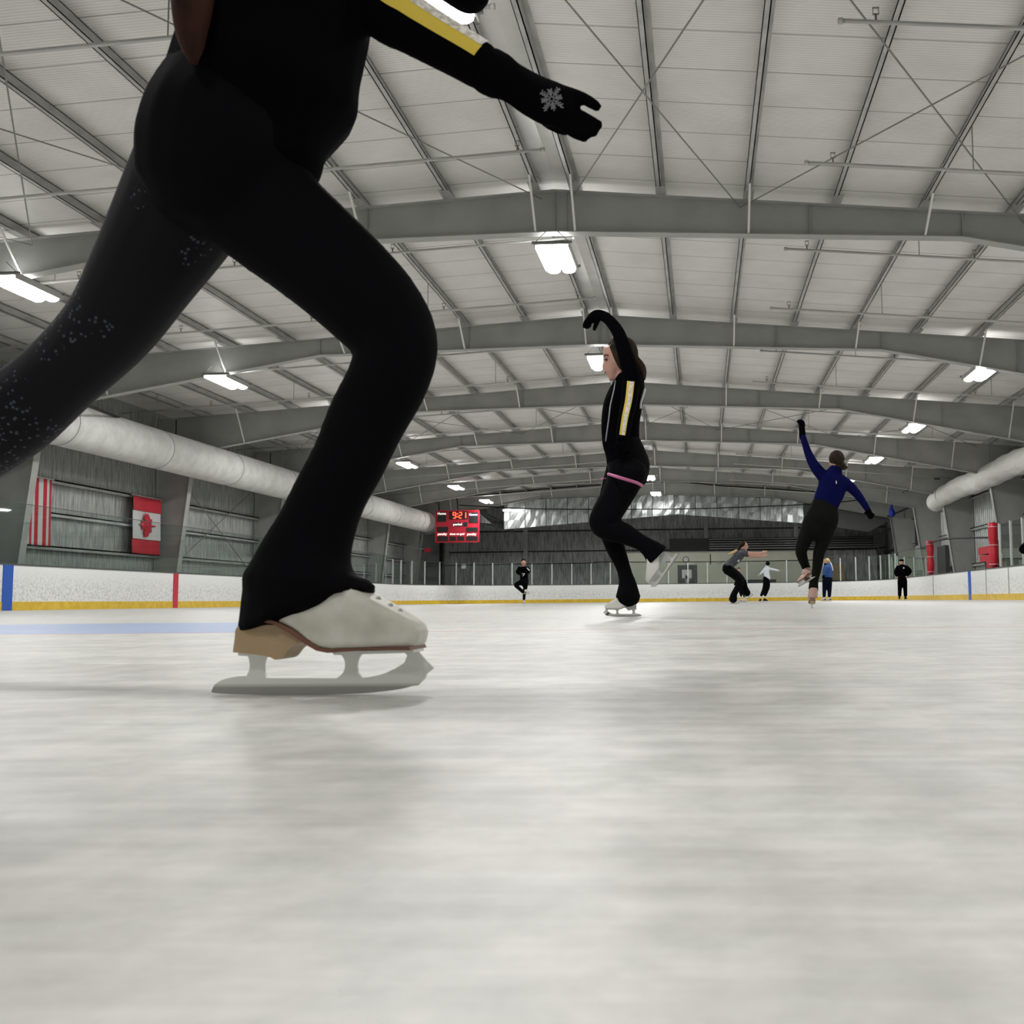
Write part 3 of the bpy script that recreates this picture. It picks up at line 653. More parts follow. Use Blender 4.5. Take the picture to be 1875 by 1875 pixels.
# blue bag on a bracket
t = empty('hanging_bag', at(1633, 935, 57), 'small blue bag hanging from a bracket near the right wall', 'bag')
a = at(1633, 925, 57); b_ = at(1633, 943, 57)
MB().tube([a, at(1632, 932, 57), at(1633.5, 940, 57), b_], [.05, .12, .19, .13], 10, caps='round', sub=2).build('bag', 'bluebag', t, True)
MB().tube([at(1631, 916, 57), a], .02, 6).build('strap', 'pipe', t)
MB().tube([at(1617, 919, 57), at(1661, 919, 57)], .035, 6).tube([at(1661, 919, 57), at(1661, 926, 57)], .035, 6).build('bracket', 'black', t)
t = empty('alarm_light', at(783, 1008, 57), 'small red lamp on a pale arm beyond the end of the duct', 'lamp')
MB().box(*[v for v in (at(778, 1008, 57).x, at(788, 1008, 57).x)], 56.9, 57.1, at(783, 1011, 57).z, at(783, 1004, 57).z).build('red_housing', 'padred', t)
MB().tube([at(755, 1003, 57), at(778, 1006, 57)], .02, 6).build('arm', 'pipe', t)

# right wall fittings
t = empty('door_frame', (11.9, 41, 0), 'pale pipe stack rising on the right wall behind the bench opening', 'pipe')
MB().tube([(11.9, 41.3, 0), (11.9, 41.3, 4.0)], .05, 8).tube([(11.9, 40.4, 0), (11.9, 40.4, 4.0)], .04, 8).build('pipe', 'pipe', t)
t.name = 'wall_pipes'
tag(MB().box(11.7, 11.9, 49.5, 51.2, .0, 2.6).build('doorway', 'door', None), 'tall dark doorway strip between the far right columns', 'door')
tag(MB().box(11.95, 12.3, 53.6, 57.5, 3.0, 4.6).build('wall_cabinet', 'darksteel', None), 'dark boxed recess high on the right wall beyond the blue bag', 'cabinet')
tag(MB().box(10.6, 11.2, 36.2, 39.2, 1.38, 1.45).box(10.7, 11.1, 36.3, 36.4, 0, 1.4).box(10.7, 11.1, 39.0, 39.1, 0, 1.4).build('counter', 'darksteel', None), 'dark counter standing behind the bench opening', 'counter')

# ------------------------------------------------------------------ flags on the left wall
def cloth(mb, y0, y1, z0, z1, mi, n=8, x=XL+.24, amp=.03, k=9.0):
    vs = []; fs = []
    for i in range(n+1):
        y = y0+(y1-y0)*i/n
        for z in (z0, z1): vs.append((x+amp*math.sin(k*y)+(0.0 if z == z1 else .03), y, z))
    for i in range(n): fs.append((2*i, 2*i+2, 2*i+3, 2*i+1))
    mb.verts_faces(vs, fs, mi)
t = empty('flag', (XL+.24, 25.8, 3.45), 'flag with red and white stripes hanging on the left wall', 'flag', None)
mb = MB(); y0, y1 = 24.55, 26.3
for i in range(13): cloth(mb, y0+(y1-y0)*i/13, y0+(y1-y0)*(i+1)/13, 1.68, 3.44 if i > 5 else 2.62, i % 2 == 1 and 1 or 0, 2)
mb.build('cloth', None, t, mats=['flagred', 'flagwhite'])
mb = MB(); cloth(mb, y0, y0+(y1-y0)*6/13, 2.62, 3.44, 0, 4); mb.build('canton', 'flagnavy', t)
MB().tube([(XL+.24, y0-.05, 3.46), (XL+.24, y1+.05, 3.46)], .015, 6).build('rod', 'alum', t)
t = empty('flag', (XL+.24, 30.9, 3.45), 'flag with a red maple leaf hanging on the left wall beside the steel column', 'flag', None)
mb = MB(); cloth(mb, 30.15, 31.75, 3.0, 3.44, 0, k=4.2); cloth(mb, 30.15, 31.75, 2.13, 3.0, 1, k=4.2); cloth(mb, 30.15, 31.75, 1.68, 2.13, 0, k=4.2)
mb.build('cloth', None, t, mats=['flagred', 'flagwhite'])
leaf = [(0, 1), (.18, .62), (.42, .74), (.32, .30), (.62, .50), (.66, .36), (.98, .40), (.84, .14), (.96, .04), (.5, -.28), (.56, -.46), (.06, -.38), (.05, -.85)]
leaf = leaf+[(-a, b_) for a, b_ in reversed(leaf[1:])]
# the flag hangs on its side, so the leaf points along the wall
pts = [(XL+.30, 30.98-q*.52, 2.57+p*.40) for p, q in leaf]
mb = MB(); vs = [Vector((XL+.31, 30.98, 2.57))]+[Vector(p) for p in pts]; n = len(pts)
mb.verts_faces(vs, [(0, 1+i, 1+(i+1) % n) for i in range(n)])
mb.build('maple_leaf', 'flagred', t)
MB().tube([(XL+.24, 30.1, 3.46), (XL+.24, 31.8, 3.46)], .015, 6).build('rod', 'alum', t)

# ------------------------------------------------------------------ scoreboard
SX, SY, SW, SH = -14.79, 56.5, 2.44, 1.75
sz1 = at(802, 936, SY).z
t = empty('scoreboard', (SX+SW/2, SY, sz1-SH), 'red hockey scoreboard showing 9:21 hanging at the far left corner', 'scoreboard')
MB().box(SX, SX+SW, SY, SY+.18, sz1-SH, sz1).build('panel', 'sbred', t)
def uv(u, v): return SX+(u-120)/415*SW, sz1-(v-195)/320*SH
for nm, u0, u1, v0, v1 in (('score_window', 134, 220, 206, 305), ('score_window', 440, 524, 214, 320), ('clock_window', 250, 430, 202, 282), ('period_window', 286, 376, 316, 352), ('digit_window', 386, 424, 312, 354),
                       ('penalty_window', 132, 240, 357, 410), ('penalty_window', 415, 522, 368, 410), ('penalty_window', 132, 240, 455, 505), ('shots_window', 254, 316, 460, 502), ('shots_window', 331, 396, 460, 502), ('penalty_window', 415, 522, 460, 505)):
    x0, za = uv(u0, v0); x1, zb = uv(u1, v1); MB().box(x0, x1, SY-.02, SY, zb, za).build(nm, 'sbblack', t)
mb = MB()
for (u0, v0, u1, v1) in ((120, 195, 535, 195), (120, 515, 535, 515), (120, 195, 120, 515), (535, 195, 535, 515)):
    a = uv(u0, v0); b_ = uv(u1, v1); mb.bar((a[0], SY-.02, a[1]), (b_[0], SY-.02, b_[1]), .05)
mb.build('frame', 'padred', t)
def text(s_, u, v, h, m_, par, y=SY-.04, bold=.004):
    cu = bpy.data.curves.new('t', 'FONT'); cu.body = s_; cu.align_x = 'CENTER'; cu.align_y = 'CENTER'; cu.size = h; cu.extrude = .004; cu.offset = bold
    o = bpy.data.objects.new('t', cu); COL.objects.link(o); dg = bpy.context.evaluated_depsgraph_get()
    me = bpy.data.meshes.new_from_object(o.evaluated_get(dg)); bpy.data.objects.remove(o)
    x, z = uv(u, v); me.transform(Matrix.Translation(Vector((x, y, z))-world(par)) @ Matrix.Rotation(PI/2, 4, 'X')); me.materials.clear()
    return put('lettering', me, m_, par)
text('Home', 178, 222, .19, 'sbtext', t); text('Guests', 482, 236, .17, 'sbblue', t); text('period', 331, 334, .19, 'sbtext', t)
text('penalty', 184, 432, .18, 'sbtext', t); text('shots on goal', 327, 433, .155, 'sbtext', t); text('penalty', 467, 437, .18, 'sbtext', t)
SEG = {'9': 'abcdfg', '2': 'abged', '1': 'bc'}
def seven(ch, u, v, w, h):
    mb = MB(); th = 8
    def hb(v_): a, b_ = uv(u-w/2, v_), uv(u+w/2, v_); mb.bar((a[0], SY-.05, a[1]), (b_[0], SY-.05, b_[1]), .02, th*.0058)
    def vb(u_, va, vb_): a, b_ = uv(u_, va), uv(u_, vb_); mb.bar((a[0], SY-.05, a[1]), (b_[0], SY-.05, b_[1]), th*.0062, .02)
    for s_ in SEG[ch]:
        if s_ == 'a': hb(v-h/2)
        if s_ == 'g': hb(v)
        if s_ == 'd': hb(v+h/2)
        if s_ == 'b': vb(u+w/2, v-h/2, v)
        if s_ == 'c': vb(u+w/2, v, v+h/2)
        if s_ == 'f': vb(u-w/2, v-h/2, v)
        if s_ == 'e': vb(u-w/2, v, v+h/2)
    mb.build('led_digit', 'led', t)
seven('9', 300, 241, 24, 58); seven('2', 358, 241, 24, 58); seven('1', 398, 241, 24, 58)
mb = MB()
for v in (226, 256): x, z = uv(329, v); mb.box(x-.03, x+.03, SY-.06, SY-.03, z-.03, z+.03)
mb.build('led_colon', 'led', t)
for u in (150, 330): x, z = uv(u, 195); MB().tube([(x, SY+.05, z), (x-.1, SY+.05, topz(x)+.1)], .03, 6).build('hanger', 'black', t)

# ------------------------------------------------------------------ skates (one traced pair of profiles, reused)
K = 1.075/FPX
def sk(zx, zy): return ((zx-900)/3.906*K, (915-zy)/3.906*K)      # foot-space: x towards the toe, z up
def cr(P, n=4):
    out = []
    for i in range(len(P)-1):
        p0, p1, p2, p3 = P[max(i-1, 0)], P[i], P[i+1], P[min(i+2, len(P)-1)]
        for j in range(n):
            t_ = j/n; out.append(tuple(.5*(2*b_+(c_-a)*t_+(2*a-5*b_+4*c_-d_)*t_*t_+(-a+3*b_-3*c_+d_)*t_**3) for a, b_, c_, d_ in zip(p0, p1, p2, p3)))
    out.append(P[-1]); return out
def make_skate_meshes():
    res = {}
    up = cr([(450, -20), (430, 200), (400, 330), (430, 372), (530, 358), (640, 390), (740, 432), (840, 505), (940, 565), (1040, 582), (1300, 575), (1560, 580), (1615, 560), (1640, 470), (1605, 405), (1520, 350), (1400, 282), (1280, 218), (1180, 160), (1080, 100), (960, 20), (880, -60)], 3)
    me_mb = MB(); me_mb.poly([(sk(a, b_)[0], -.034, sk(a, b_)[1]) for a, b_ in up], (0, .068, 0))
    o = me_mb.blob('boot', None, None, .0035, 10); me = o.data; bpy.data.objects.remove(o)
    for v in me.vertices:
        x, y, z = v.co; zx = x/K*3.906+900; zy = 915-z/K*3.906
        w = 1.0
        if zx > 1250: w = 1-.42*((zx-1250)/400)**2
        if zx < 950: w = .80+.20*max(0, min(1, (zx-450)/500))
        if zy < 350: w *= 1-.15*min(1, (350-zy)/250)
        v.co.y = y*w
    res['boot'] = me
    hl = cr([(300, 600), (312, 500), (322, 430), (400, 385), (500, 366), (620, 386), (740, 440), (800, 500), (830, 530), (760, 545), (700, 590), (660, 640), (610, 655), (540, 628), (300, 600)], 3)[:-1]
    mb = MB(); mb.poly([(sk(a, b_)[0], -.021, sk(a, b_)[1]) for a, b_ in hl], (0, .042, 0)); res['heel'] = mb.mesh('heel')
    so = [(520, 352), (640, 386), (760, 440), (880, 525), (960, 568), (1040, 578), (1590, 566), (1600, 592), (1300, 588), (1010, 606), (930, 590), (850, 545), (730, 465), (620, 405), (500, 376)]
    mb = MB(); mb.poly([(sk(a, b_)[0], -.031, sk(a, b_)[1]) for a, b_ in so], (0, .062, 0)); res['sole'] = mb.mesh('sole')
    # blade: runner, stanchions and plates
    mb = MB(); th = .0022
    def chaik(P):
        for _ in range(2): P = [q for a, b_ in zip(P, P[1:]+P[:1]) for q in ((a[0]*.75+b_[0]*.25, a[1]*.75+b_[1]*.25), (a[0]*.25+b_[0]*.75, a[1]*.25+b_[1]*.75))]
        return P
    def pl(P, w=th, c=True):
        if c: P = chaik(P)
        mb.poly([(sk(a, b_)[0], -w, sk(a, b_)[1]) for a, b_ in P], (0, 2*w, 0))
    pl([(90, 880), (115, 830), (180, 795), (330, 772), (400, 795), (1000, 795), (1190, 800), (1350, 770), (1450, 720), (1540, 720), (1600, 800), (1600, 850), (1400, 890), (1100, 912), (500, 915), (90, 900)])
    pl([(345, 780), (372, 720), (360, 640), (340, 625), (520, 625), (480, 650), (468, 720), (490, 790), (500, 800), (345, 800)])
    pl([(1000, 800), (1060, 760), (1072, 690), (1050, 640), (1020, 615), (1200, 615), (1165, 650), (1150, 720), (1180, 790), (1220, 805), (1000, 810)])
    pl([(1440, 725), (1500, 690), (1520, 640), (1500, 612), (1600, 612), (1660, 680), (1712, 730), (1660, 770), (1650, 800), (1600, 850), (1500, 860), (1430, 760)], th, False)
    mb.poly([(sk(a, b_)[0], -.018, sk(a, b_)[1]) for a, b_ in ((330, 604), (600, 630), (600, 640), (330, 626))], (0, .036, 0))
    mb.poly([(sk(a, b_)[0], -.02, sk(a, b_)[1]) for a, b_ in ((1010, 600), (1600, 592), (1600, 612), (1030, 625))], (0, .04, 0))
    res['blade'] = mb.mesh('blade')
    mb = MB()
    for i, (a, b_) in enumerate(((1075, 175), (1150, 212), (1245, 245), (1335, 280))):
        x, z = sk(a, b_)
        for s_ in (-1, 1): mb.ell((x, s_*(.017-.001*i), z-.002), (.0035, .002, .002), seg=8, rings=5)
    for a, b_ in ((1110, 140), (1200, 185), (1290, 235), (1380, 285), (1450, 325)):
        x, z = sk(a, b_); mb.tube([(x, -.016, z-.003), (x+.002, 0, z+.002), (x, .016, z-.003)], .0018, 6, hint=(0, 0, 1))
    res['laces'] = mb.mesh('laces')
    return res
SK = make_skate_meshes()
def add_skate(person, origin, toe, up, scale, boot='bootwhite', heel='sole', label=None, lace='paperg', sole='solebrown'):
    """origin: world point of the middle of the runner; toe, up: directions"""
    X = Vector(toe).normalized(); Z = Vector(up); Z = (Z-X*Z.dot(X)).normalized(); Y = Z.cross(X)
    Mx = Matrix(((X.x, Y.x, Z.x, 0), (X.y, Y.y, Z.y, 0), (X.z, Y.z, Z.z, 0), (0, 0, 0, 1))) @ Matrix.Scale(scale, 4)
    o = bpy.data.objects.new('skate_boot', mcopy('boot', boot, True)); COL.objects.link(o); o.parent = person
    o.matrix_local = Matrix.Translation(Vector(origin)-world(person)) @ Mx
    for n_, m_ in (('heel', heel), ('sole', sole), ('blade', 'blade'), ('laces', lace)):
        c_ = bpy.data.objects.new(n_, mcopy(n_, m_, False)); COL.objects.link(c_); c_.parent = o
    return o
_mc = {}
def mcopy(k, m_, sm):
    if (k, m_) not in _mc:
        me = SK[k].copy(); me.materials.clear(); me.materials.append(M[m_])
        for p in me.polygons: p.use_smooth = sm
        _mc[(k, m_)] = me
    return _mc[(k, m_)]
BLEN = 415*K     # blade length of the traced skate

# ------------------------------------------------------------------ people
class Fig:
    def __init__(s, label, D, foot, voxel, dz=0):
        s.D = D; s.vox = voxel; s.dz = dz
        f = at(foot[0], foot[1], D); s.t = empty('person', (f.x, f.y, 0), label, 'person'); s.body = MB()
    def p(s, x, y, dd=0): v = at(x, y, s.D+dd); v.z += s.dz; return v
    def r(s, r, dd=0): return r*(s.D+dd)/FPX
    def limb(s, mb, pts, k=1, caps='round', sub=4, shrink=None, seg=16, inbody=True):
        """pts: (px, py, radius px, [depth offset], [k])"""
        P = [s.p(q[0], q[1], q[3] if len(q) > 3 else 0) for q in pts]
        R = []
        for q in pts:
            dd = q[3] if len(q) > 3 else 0; kk = q[4] if len(q) > 4 else k
            R.append((s.r(q[2], dd), s.r(q[2], dd)*kk))
        if mb is not None: mb.tube(P, R, seg, caps=caps, sub=sub)
        if inbody: s.body.tube(P, [(a*.86, b_*.86) for a, b_ in R], 12, caps='round', sub=sub)
    def ell(s, mb, x, y, rx, ry, k=1, dd=0, tilt=0, inbody=False):
        c_, q = math.cos(tilt), math.sin(tilt); a = RT*c_+UP*q; u = UP*c_-RT*q
        mb.ell(s.p(x, y, dd), (s.r(rx, dd), s.r(rx, dd)*k, s.r(ry, dd)), (a, Vector((0, 1, 0)), u))
    def ribbon(s, name, pts, th0, th1, m_, t0=0, t1=1, off=1.03, k=1, n=24, w=4):
        """strip lying on the surface of a limb"""
        P = [s.p(q[0], q[1], q[3] if len(q) > 3 else 0) for q in pts]
        R = [(s.r(q[2]), s.r(q[2])*(q[4] if len(q) > 4 else k)) for q in pts]
        N = len(P)-1; vs = []; fs = []
        def ev(u):
            i = min(int(u), N-1); t_ = u-i
            f = lambda a, b_, c_, d_: .5*((2*b_)+(c_-a)*t_+(2*a-5*b_+4*c_-d_)*t_*t_+(-a+3*b_-3*c_+d_)*t_**3)
            return f(P[max(i-1, 0)], P[i], P[i+1], P[min(i+2, N)]), [R[i][q]*(1-t_)+R[i+1][q]*t_ for q in (0, 1)]
        for a in range(n+1):
            u = (t0+(t1-t0)*a/n)*N; c_, r_ = ev(u); T = (ev(min(u+.02, N-1e-6))[0]-ev(max(u-.02, 0))[0]).normalized()
            A = T.cross(Vector((0, 1, 0))).normalized(); B = A.cross(T)
            for b2 in range(w+1):
                th = math.radians(th0+(th1-th0)*b2/w); vs.append(c_+A*(r_[0]*off*math.cos(th))+B*(r_[1]*off*math.sin(th)))
        for a in range(n):
            for b2 in range(w): fs.append((a*(w+1)+b2, a*(w+1)+b2+1, (a+1)*(w+1)+b2+1, (a+1)*(w+1)+b2))
        return MB().verts_faces(vs, fs).build(name, m_, s.t, True)
    def part(s, name, mb, m_, it=2, vox=None): return mb.blob(name, m_, s.t, vox or s.vox, it)
    def done(s, skin='skin'): return s.part('body', s.body, skin)
    def face(s, x, y, r, dirx, h=1.0, dd=0):
        """profile or frontal head: dirx -1 left, 1 right, 0 towards the camera, 2 away; r half head height in px"""
        b = s.body
        if dirx in (-1, 1):
            s.ell(b, x-dirx*r*.08, y-r*.12, r*.80, r*.86, .80, dd)
            s.limb(b, [(x+dirx*r*.30, y-r*.05, r*.50, dd), (x+dirx*r*.30, y+r*.55, r*.34, dd)], .95, inbody=False)
            s.ell(b, x+dirx*r*.42, y+r*.78, r*.22, r*.18, 1, dd)
            s.limb(b, [(x+dirx*r*.74, y+r*.0, r*.06, dd), (x+dirx*r*.90, y+r*.30, r*.09, dd), (x+dirx*r*.78, y+r*.34, r*.07, dd)], inbody=False)
        else:
            s.ell(b, x, y-r*.1, r*.72, r*.88, 1.05, dd); s.limb(b, [(x, y+r*.2, r*.5, dd), (x, y+r*.72, r*.3, dd)], inbody=False)
            if dirx == 0: s.limb(b, [(x, y, r*.08, dd-s.r(r*.75)), (x, y+r*.3, r*.13, dd-s.r(r*.85))], inbody=False)
def eyes_front(F, x, y, r):
    for s_ in (-1, 1):
        mb = MB(); F.ell(mb, x+s_*r*.28, y+r*.0, r*.11, r*.07, .5, -F.r(r*.70)); mb.build('eye', 'dark', F.t, True)
    mb = MB(); F.ell(mb, x, y+r*.50, r*.2, r*.06, .5, -F.r(r*.62)); mb.build('mouth', 'lip', F.t, True)

# ---- nearest skater, gliding to the right, cropped above the chest
D1 = 1.075
F = Fig('large nearest skater in black gliding right, head out of view, tan-heeled white skate', D1, (590, 1272), .006)
tor = [(545, -330, 120, 0, 1.5), (540, -200, 150, 0, 1.5), (522, -80, 168, 0, 1.3), (508, 30, 172, 0, 1.2), (498, 120, 163, 0, 1.2), (492, 200, 158, 0, 1.2), (498, 275, 98, 0, 1.3)]
jk = MB(); F.limb(jk, tor); F.limb(jk, [(470, 130, 145), (430, 240, 140)], 1.2)
arm = [(590, -240, 72), (655, -80, 70), (705, 15, 60), (752, 47, 53), (800, 75, 49), (850, 103, 46), (882, 122, 45)]
F.limb(jk, arm)
arm2 = [(620, -230, 70, .12), (720, -140, 58, .22), (810, -55, 48, .28), (862, -14, 42, .3)]
F.limb(jk, arm2); F.limb(jk, [(540, -380, 75), (548, -330, 90)], inbody=False)
F.part('jacket', jk, 'blackcloth', 3)
F.ribbon('sleeve_panel', arm, -96, -64, 'yellow', .36, .985, 1.035); F.ribbon('sequin_band', arm, -64, -24, 'cream', .36, .975, 1.045); F.ribbon('sleeve_piping', arm, -24, -12, 'yellow', .36, .97, 1.04)
pn = MB()
F.limb(pn, [(462, 180, 145, 0, 1.2), (430, 250, 160, 0, 1.15), (410, 305, 164, 0, 1.05)])
lg = [(440, 335, 128), (500, 398, 112), (562, 450, 104), (625, 505, 98), (685, 565, 92), (725, 625, 80), (712, 692, 77), (672, 768, 74), (640, 840, 70), (605, 905, 69), (580, 965, 74), (560, 1020, 88), (552, 1068, 110), (565, 1122, 139)]
F.limb(pn, lg[:-1], .85, caps='round', sub=5, inbody=False); F.limb(None, [(q[0], q[1], q[2]*.9) for q in lg[:8]]+[(640, 840, 56), (600, 920, 44), (572, 1000, 38), (560, 1050, 36)], .8); F.limb(pn, lg[-4:], .62, caps='flat', sub=4, inbody=False)
o_ = F.part('leggings', pn, 'legging', 2)
hc = F.p(566, 1122); ht = world(F.t)
for v in o_.data.vertices:                       # the flared hem lifts where it drapes over the instep
    w_ = v.co+ht; fx = 1-abs(w_.x-hc.x-.016)/.06; fy = (hc.y-w_.y+.004)/.03; fz = 1-(w_.z-.085)/.06
    if fx > 0 and fy > 0 and fz > 0 and w_.z < .15: v.co.z += .011*min(1, fx*1.6)*min(1, fy)*min(1, fz)
pn = MB(); bl = [(380, 290, 126, .03), (326, 395, 116, .05), (263, 500, 98, .06), (200, 598, 84, .08), (110, 688, 76, .1), (15, 768, 82, .12), (-110, 850, 78, .16), (-200, 905, 92, .2), (-250, 935, 112, .22)]
F.limb(pn, bl, .95, sub=5); F.part('leggings', pn, 'glitter', 3)
gl = MB(); F.limb(gl, [(868, 116, 44), (905, 134, 42), (945, 156, 39), (978, 176, 42), (1012, 192, 44), (1028, 200, 38)], .6)
for q in ([(1028, 166, 12), (1066, 179, 11.5), (1093, 195, 10)], [(1035, 198, 12), (1079, 221, 11), (1096, 229, 9.5)], [(1030, 208, 13), (1070, 234, 11), (1088, 243, 9.5)], [(1018, 220, 12), (1052, 242, 12), (1070, 251, 10)], [(985, 205, 14, .02), (1010, 228, 12, .04), (1035, 240, 9, .05)]):
    F.limb(gl, q, 1, sub=3, inbody=False)
F.limb(gl, [(895, 130, 46), (915, 140, 45)], .8, inbody=False)
F.part('glove', gl, 'blackcloth', 1, .0035)
gl = MB(); F.limb(gl, [(850, -22, 42, .3), (880, -35, 38, .31), (905, -55, 34, .32)], .7)
for q in ([(905, -50, 12, .32), (930, -80, 11, .33)], [(912, -55, 12, .32), (945, -78, 10, .33)], [(915, -66, 12, .32), (950, -92, 10, .33)], [(900, -72, 12, .32), (930, -108, 10, .33)], [(870, -60, 12, .32), (880, -95, 10, .33)]): F.limb(gl, q, sub=3, inbody=False)
F.part('glove', gl, 'blackcloth', 1)
mb = MB(); c0 = F.p(1010, 181, -F.r(31))
for j in range(8):
    a = j*PI/4+.2; d = RT*math.cos(a)+UP*math.sin(a); L = F.r(26 if j % 2 else 20)
    mb.bar(c0+d*F.r(3), c0+d*L+Vector((0, .004*abs(math.sin(a-.5)), 0)), F.r(1.8), F.r(1.8))
    for f in (.35, .55, .75):
        for s_ in (-1, 1): e_ = RT*math.cos(a+s_*.8)+UP*math.sin(a+s_*.8); mb.bar(c0+d*L*f, c0+d*L*f+e_*F.r(6), F.r(1.5), F.r(1.5))
mb.build('snowflake_print', 'glovewhite', F.t)
F.limb(F.body, [(545, -420, 60), (560, -500, 70)], inbody=False); F.face(575, -570, 130, 1)
hr = MB(); F.ell(hr, 548, -610, 112, 112, .9); F.limb(hr, [(450, -600, 50), (385, -450, 45), (365, -250, 52, -.05), (360, -80, 50, -.1), (352, 0, 41, -.12), (350, 50, 33, -.12), (352, 90, 22, -.12), (356, 118, 9, -.12)], inbody=False)
F.part('hair', hr, 'hairred', 2)
F.done()
o_ = F.p(590, 1272); s1 = 1.0
add_skate(F.t, (o_.x, o_.y, .0), (1, 0, 0), (0, 0, 1), 1.0, 'boot', 'sole')
f2 = F.p(-330, 1010, .24); add_skate(F.t, f2, (-.25, 0, -.97), (-.97, 0, .2), 1.0, 'boot', 'sole')

# ---- girl in the middle, profile to the left, one arm curved over her head
D2 = 6.1
F = Fig('skater in a black team jacket facing left, arm arched overhead, one leg folded behind', D2, (1140, 1129), .011, 0)
jk = MB()
F.limb(jk, [(1153, 703, 29, 0, 1.0), (1147, 722, 34, 0, 1.05), (1140, 745, 36.5, 0, 1), (1136, 775, 36, 0, .9), (1137, 808, 35, 0, .85), (1140, 822, 34, 0, .9), (1146, 838, 38, 0, .92)], seg=20)
ra = [(1160, 712, 19, -.08), (1157, 690, 17, -.14), (1148, 658, 15.5, -.17), (1140, 632, 14, -.17), (1131, 607, 12.3, -.14), (1117, 588, 10.8, -.1), (1107, 580, 9.6, -.08)]
F.limb(jk, ra)
ha = [(1156, 702, 17, -.12), (1152, 735, 15.5, -.17), (1145, 768, 14, -.19), (1140, 800, 13, -.19)]
F.limb(jk, ha)
F.limb(jk, [(1140, 700, 16), (1146, 690, 15)], .9, inbody=False)
F.part('jacket', jk, 'blackcloth', 2)
F.ribbon('sleeve_panel', ha, -112, -96, 'yellow', .02, .97, 1.05); F.ribbon('sequin_band', ha, -96, -73, 'cream', .02, .97, 1.06); F.ribbon('sleeve_piping', ha, -73, -66, 'yellow', .02, .97, 1.05)
zp = [F.p(1127, 697, -.06), F.p(1124, 715, -.16), F.p(1118, 740, -.185), F.p(1115, 765, -.19), F.p(1109, 808, -.13)]
MB().tube(zp, .004, 6, sub=4).build('zip', 'zip', F.t, True)
pr = MB(); pr.tube([F.p(1181, 712, -.05), F.p(1178, 722, -.06), F.p(1173.5, 738, -.07), F.p(1173, 748, -.07)], .008, 6, sub=3); pr.build('back_print', 'white', F.t, True)
hip = [(1141, 812, 33), (1146, 832, 37), (1151, 852, 39.5), (1152, 868, 37)]
sh = MB(); F.limb(sh, hip, .9, seg=20)
F.limb(sh, [(1150, 858, 38, -.04), (1146, 876, 34, -.05)], .9, caps='flat', inbody=False)
th = [(1150, 862, 36, -.05), (1140, 888, 32, -.06), (1126, 915, 29.5, -.07), (1110, 942, 28, -.08), (1103, 957, 25, -.08), (1112, 968, 22, -.08), (1140, 976, 20.5, -.06), (1160, 986, 17, -.05), (1177, 995, 15, -.04), (1192, 1006, 19, -.03), (1204, 1018, 25, -.02)]
F.part('shorts', sh, 'shorts', 2)
pn = MB(); F.limb(pn, th[:-1], .85, sub=5); F.limb(pn, th[-3:], .7, caps='flat', inbody=False)
sl = [(1140, 866, 33, .06), (1126, 900, 27, .08), (1117, 935, 24, .1), (1117, 968, 21, .1), (1127, 1003, 18, .08), (1138, 1030, 14.5, .06), (1145, 1052, 13.5, .05), (1149, 1070, 17, .05), (1150, 1092, 23, .05)]
F.limb(pn, sl, .85, sub=5); F.part('leggings', pn, 'legging', 2)
bd = [F.p(1114, 868, -.07), F.p(1130, 873, -.235), F.p(1150, 879, -.25), F.p(1166, 884, -.2), F.p(1175, 889, -.1)]
mb = MB(); mb.tube(bd, F.r(2.9), 8, sub=5, caps='round'); mb.build('pink_hem', 'pink', F.t, True)
mb = MB(); mb.tube([F.p(1101.5, 877, .1), F.p(1110, 876, .02)], F.r(1.6), 8); mb.build('pink_hem', 'pink', F.t, True)
gl = MB(); F.limb(gl, [(1111, 582, 10.5, -.09), (1100, 577, 10, -.08), (1091, 577, 10, -.07), (1083, 583, 9.6, -.07)], .6)
for q in ([(1080, 582, 5, -.1), (1073, 590, 4.6, -.1), (1070, 598, 3.8, -.1)], [(1081, 585, 4.2, -.08), (1075, 594, 3.8, -.08), (1073, 600, 3.2, -.08)], [(1082, 588, 4.6, -.06), (1078, 595, 4.2, -.06), (1076, 600, 3.4, -.06)], [(1083, 588, 4, -.04), (1080, 594, 3.4, -.04), (1080, 598, 3, -.04)], [(1094, 587, 5, -.07), (1090, 597, 4.3, -.08), (1088, 603, 3.4, -.08)]): F.limb(gl, q, sub=3, inbody=False)
F.part('glove', gl, 'blackcloth', 1, .006)
gl = MB(); F.limb(gl, [(1140, 798, 11, -.19), (1137, 812, 10, -.19), (1135, 822, 9, -.18)], .5, inbody=False)
for j in range(4): F.limb(gl, [(1131+2.6*j, 824, 2.6, -.2+.02*j), (1130+2.6*j, 834, 2.4, -.2+.02*j), (1131+2.4*j, 841, 2, -.19+.02*j)], sub=2, inbody=False)
F.limb(gl, [(1130, 812, 3, -.2), (1125, 822, 2.6, -.2)], sub=2, inbody=False); F.part('glove', gl, 'blackcloth', 1, .006)
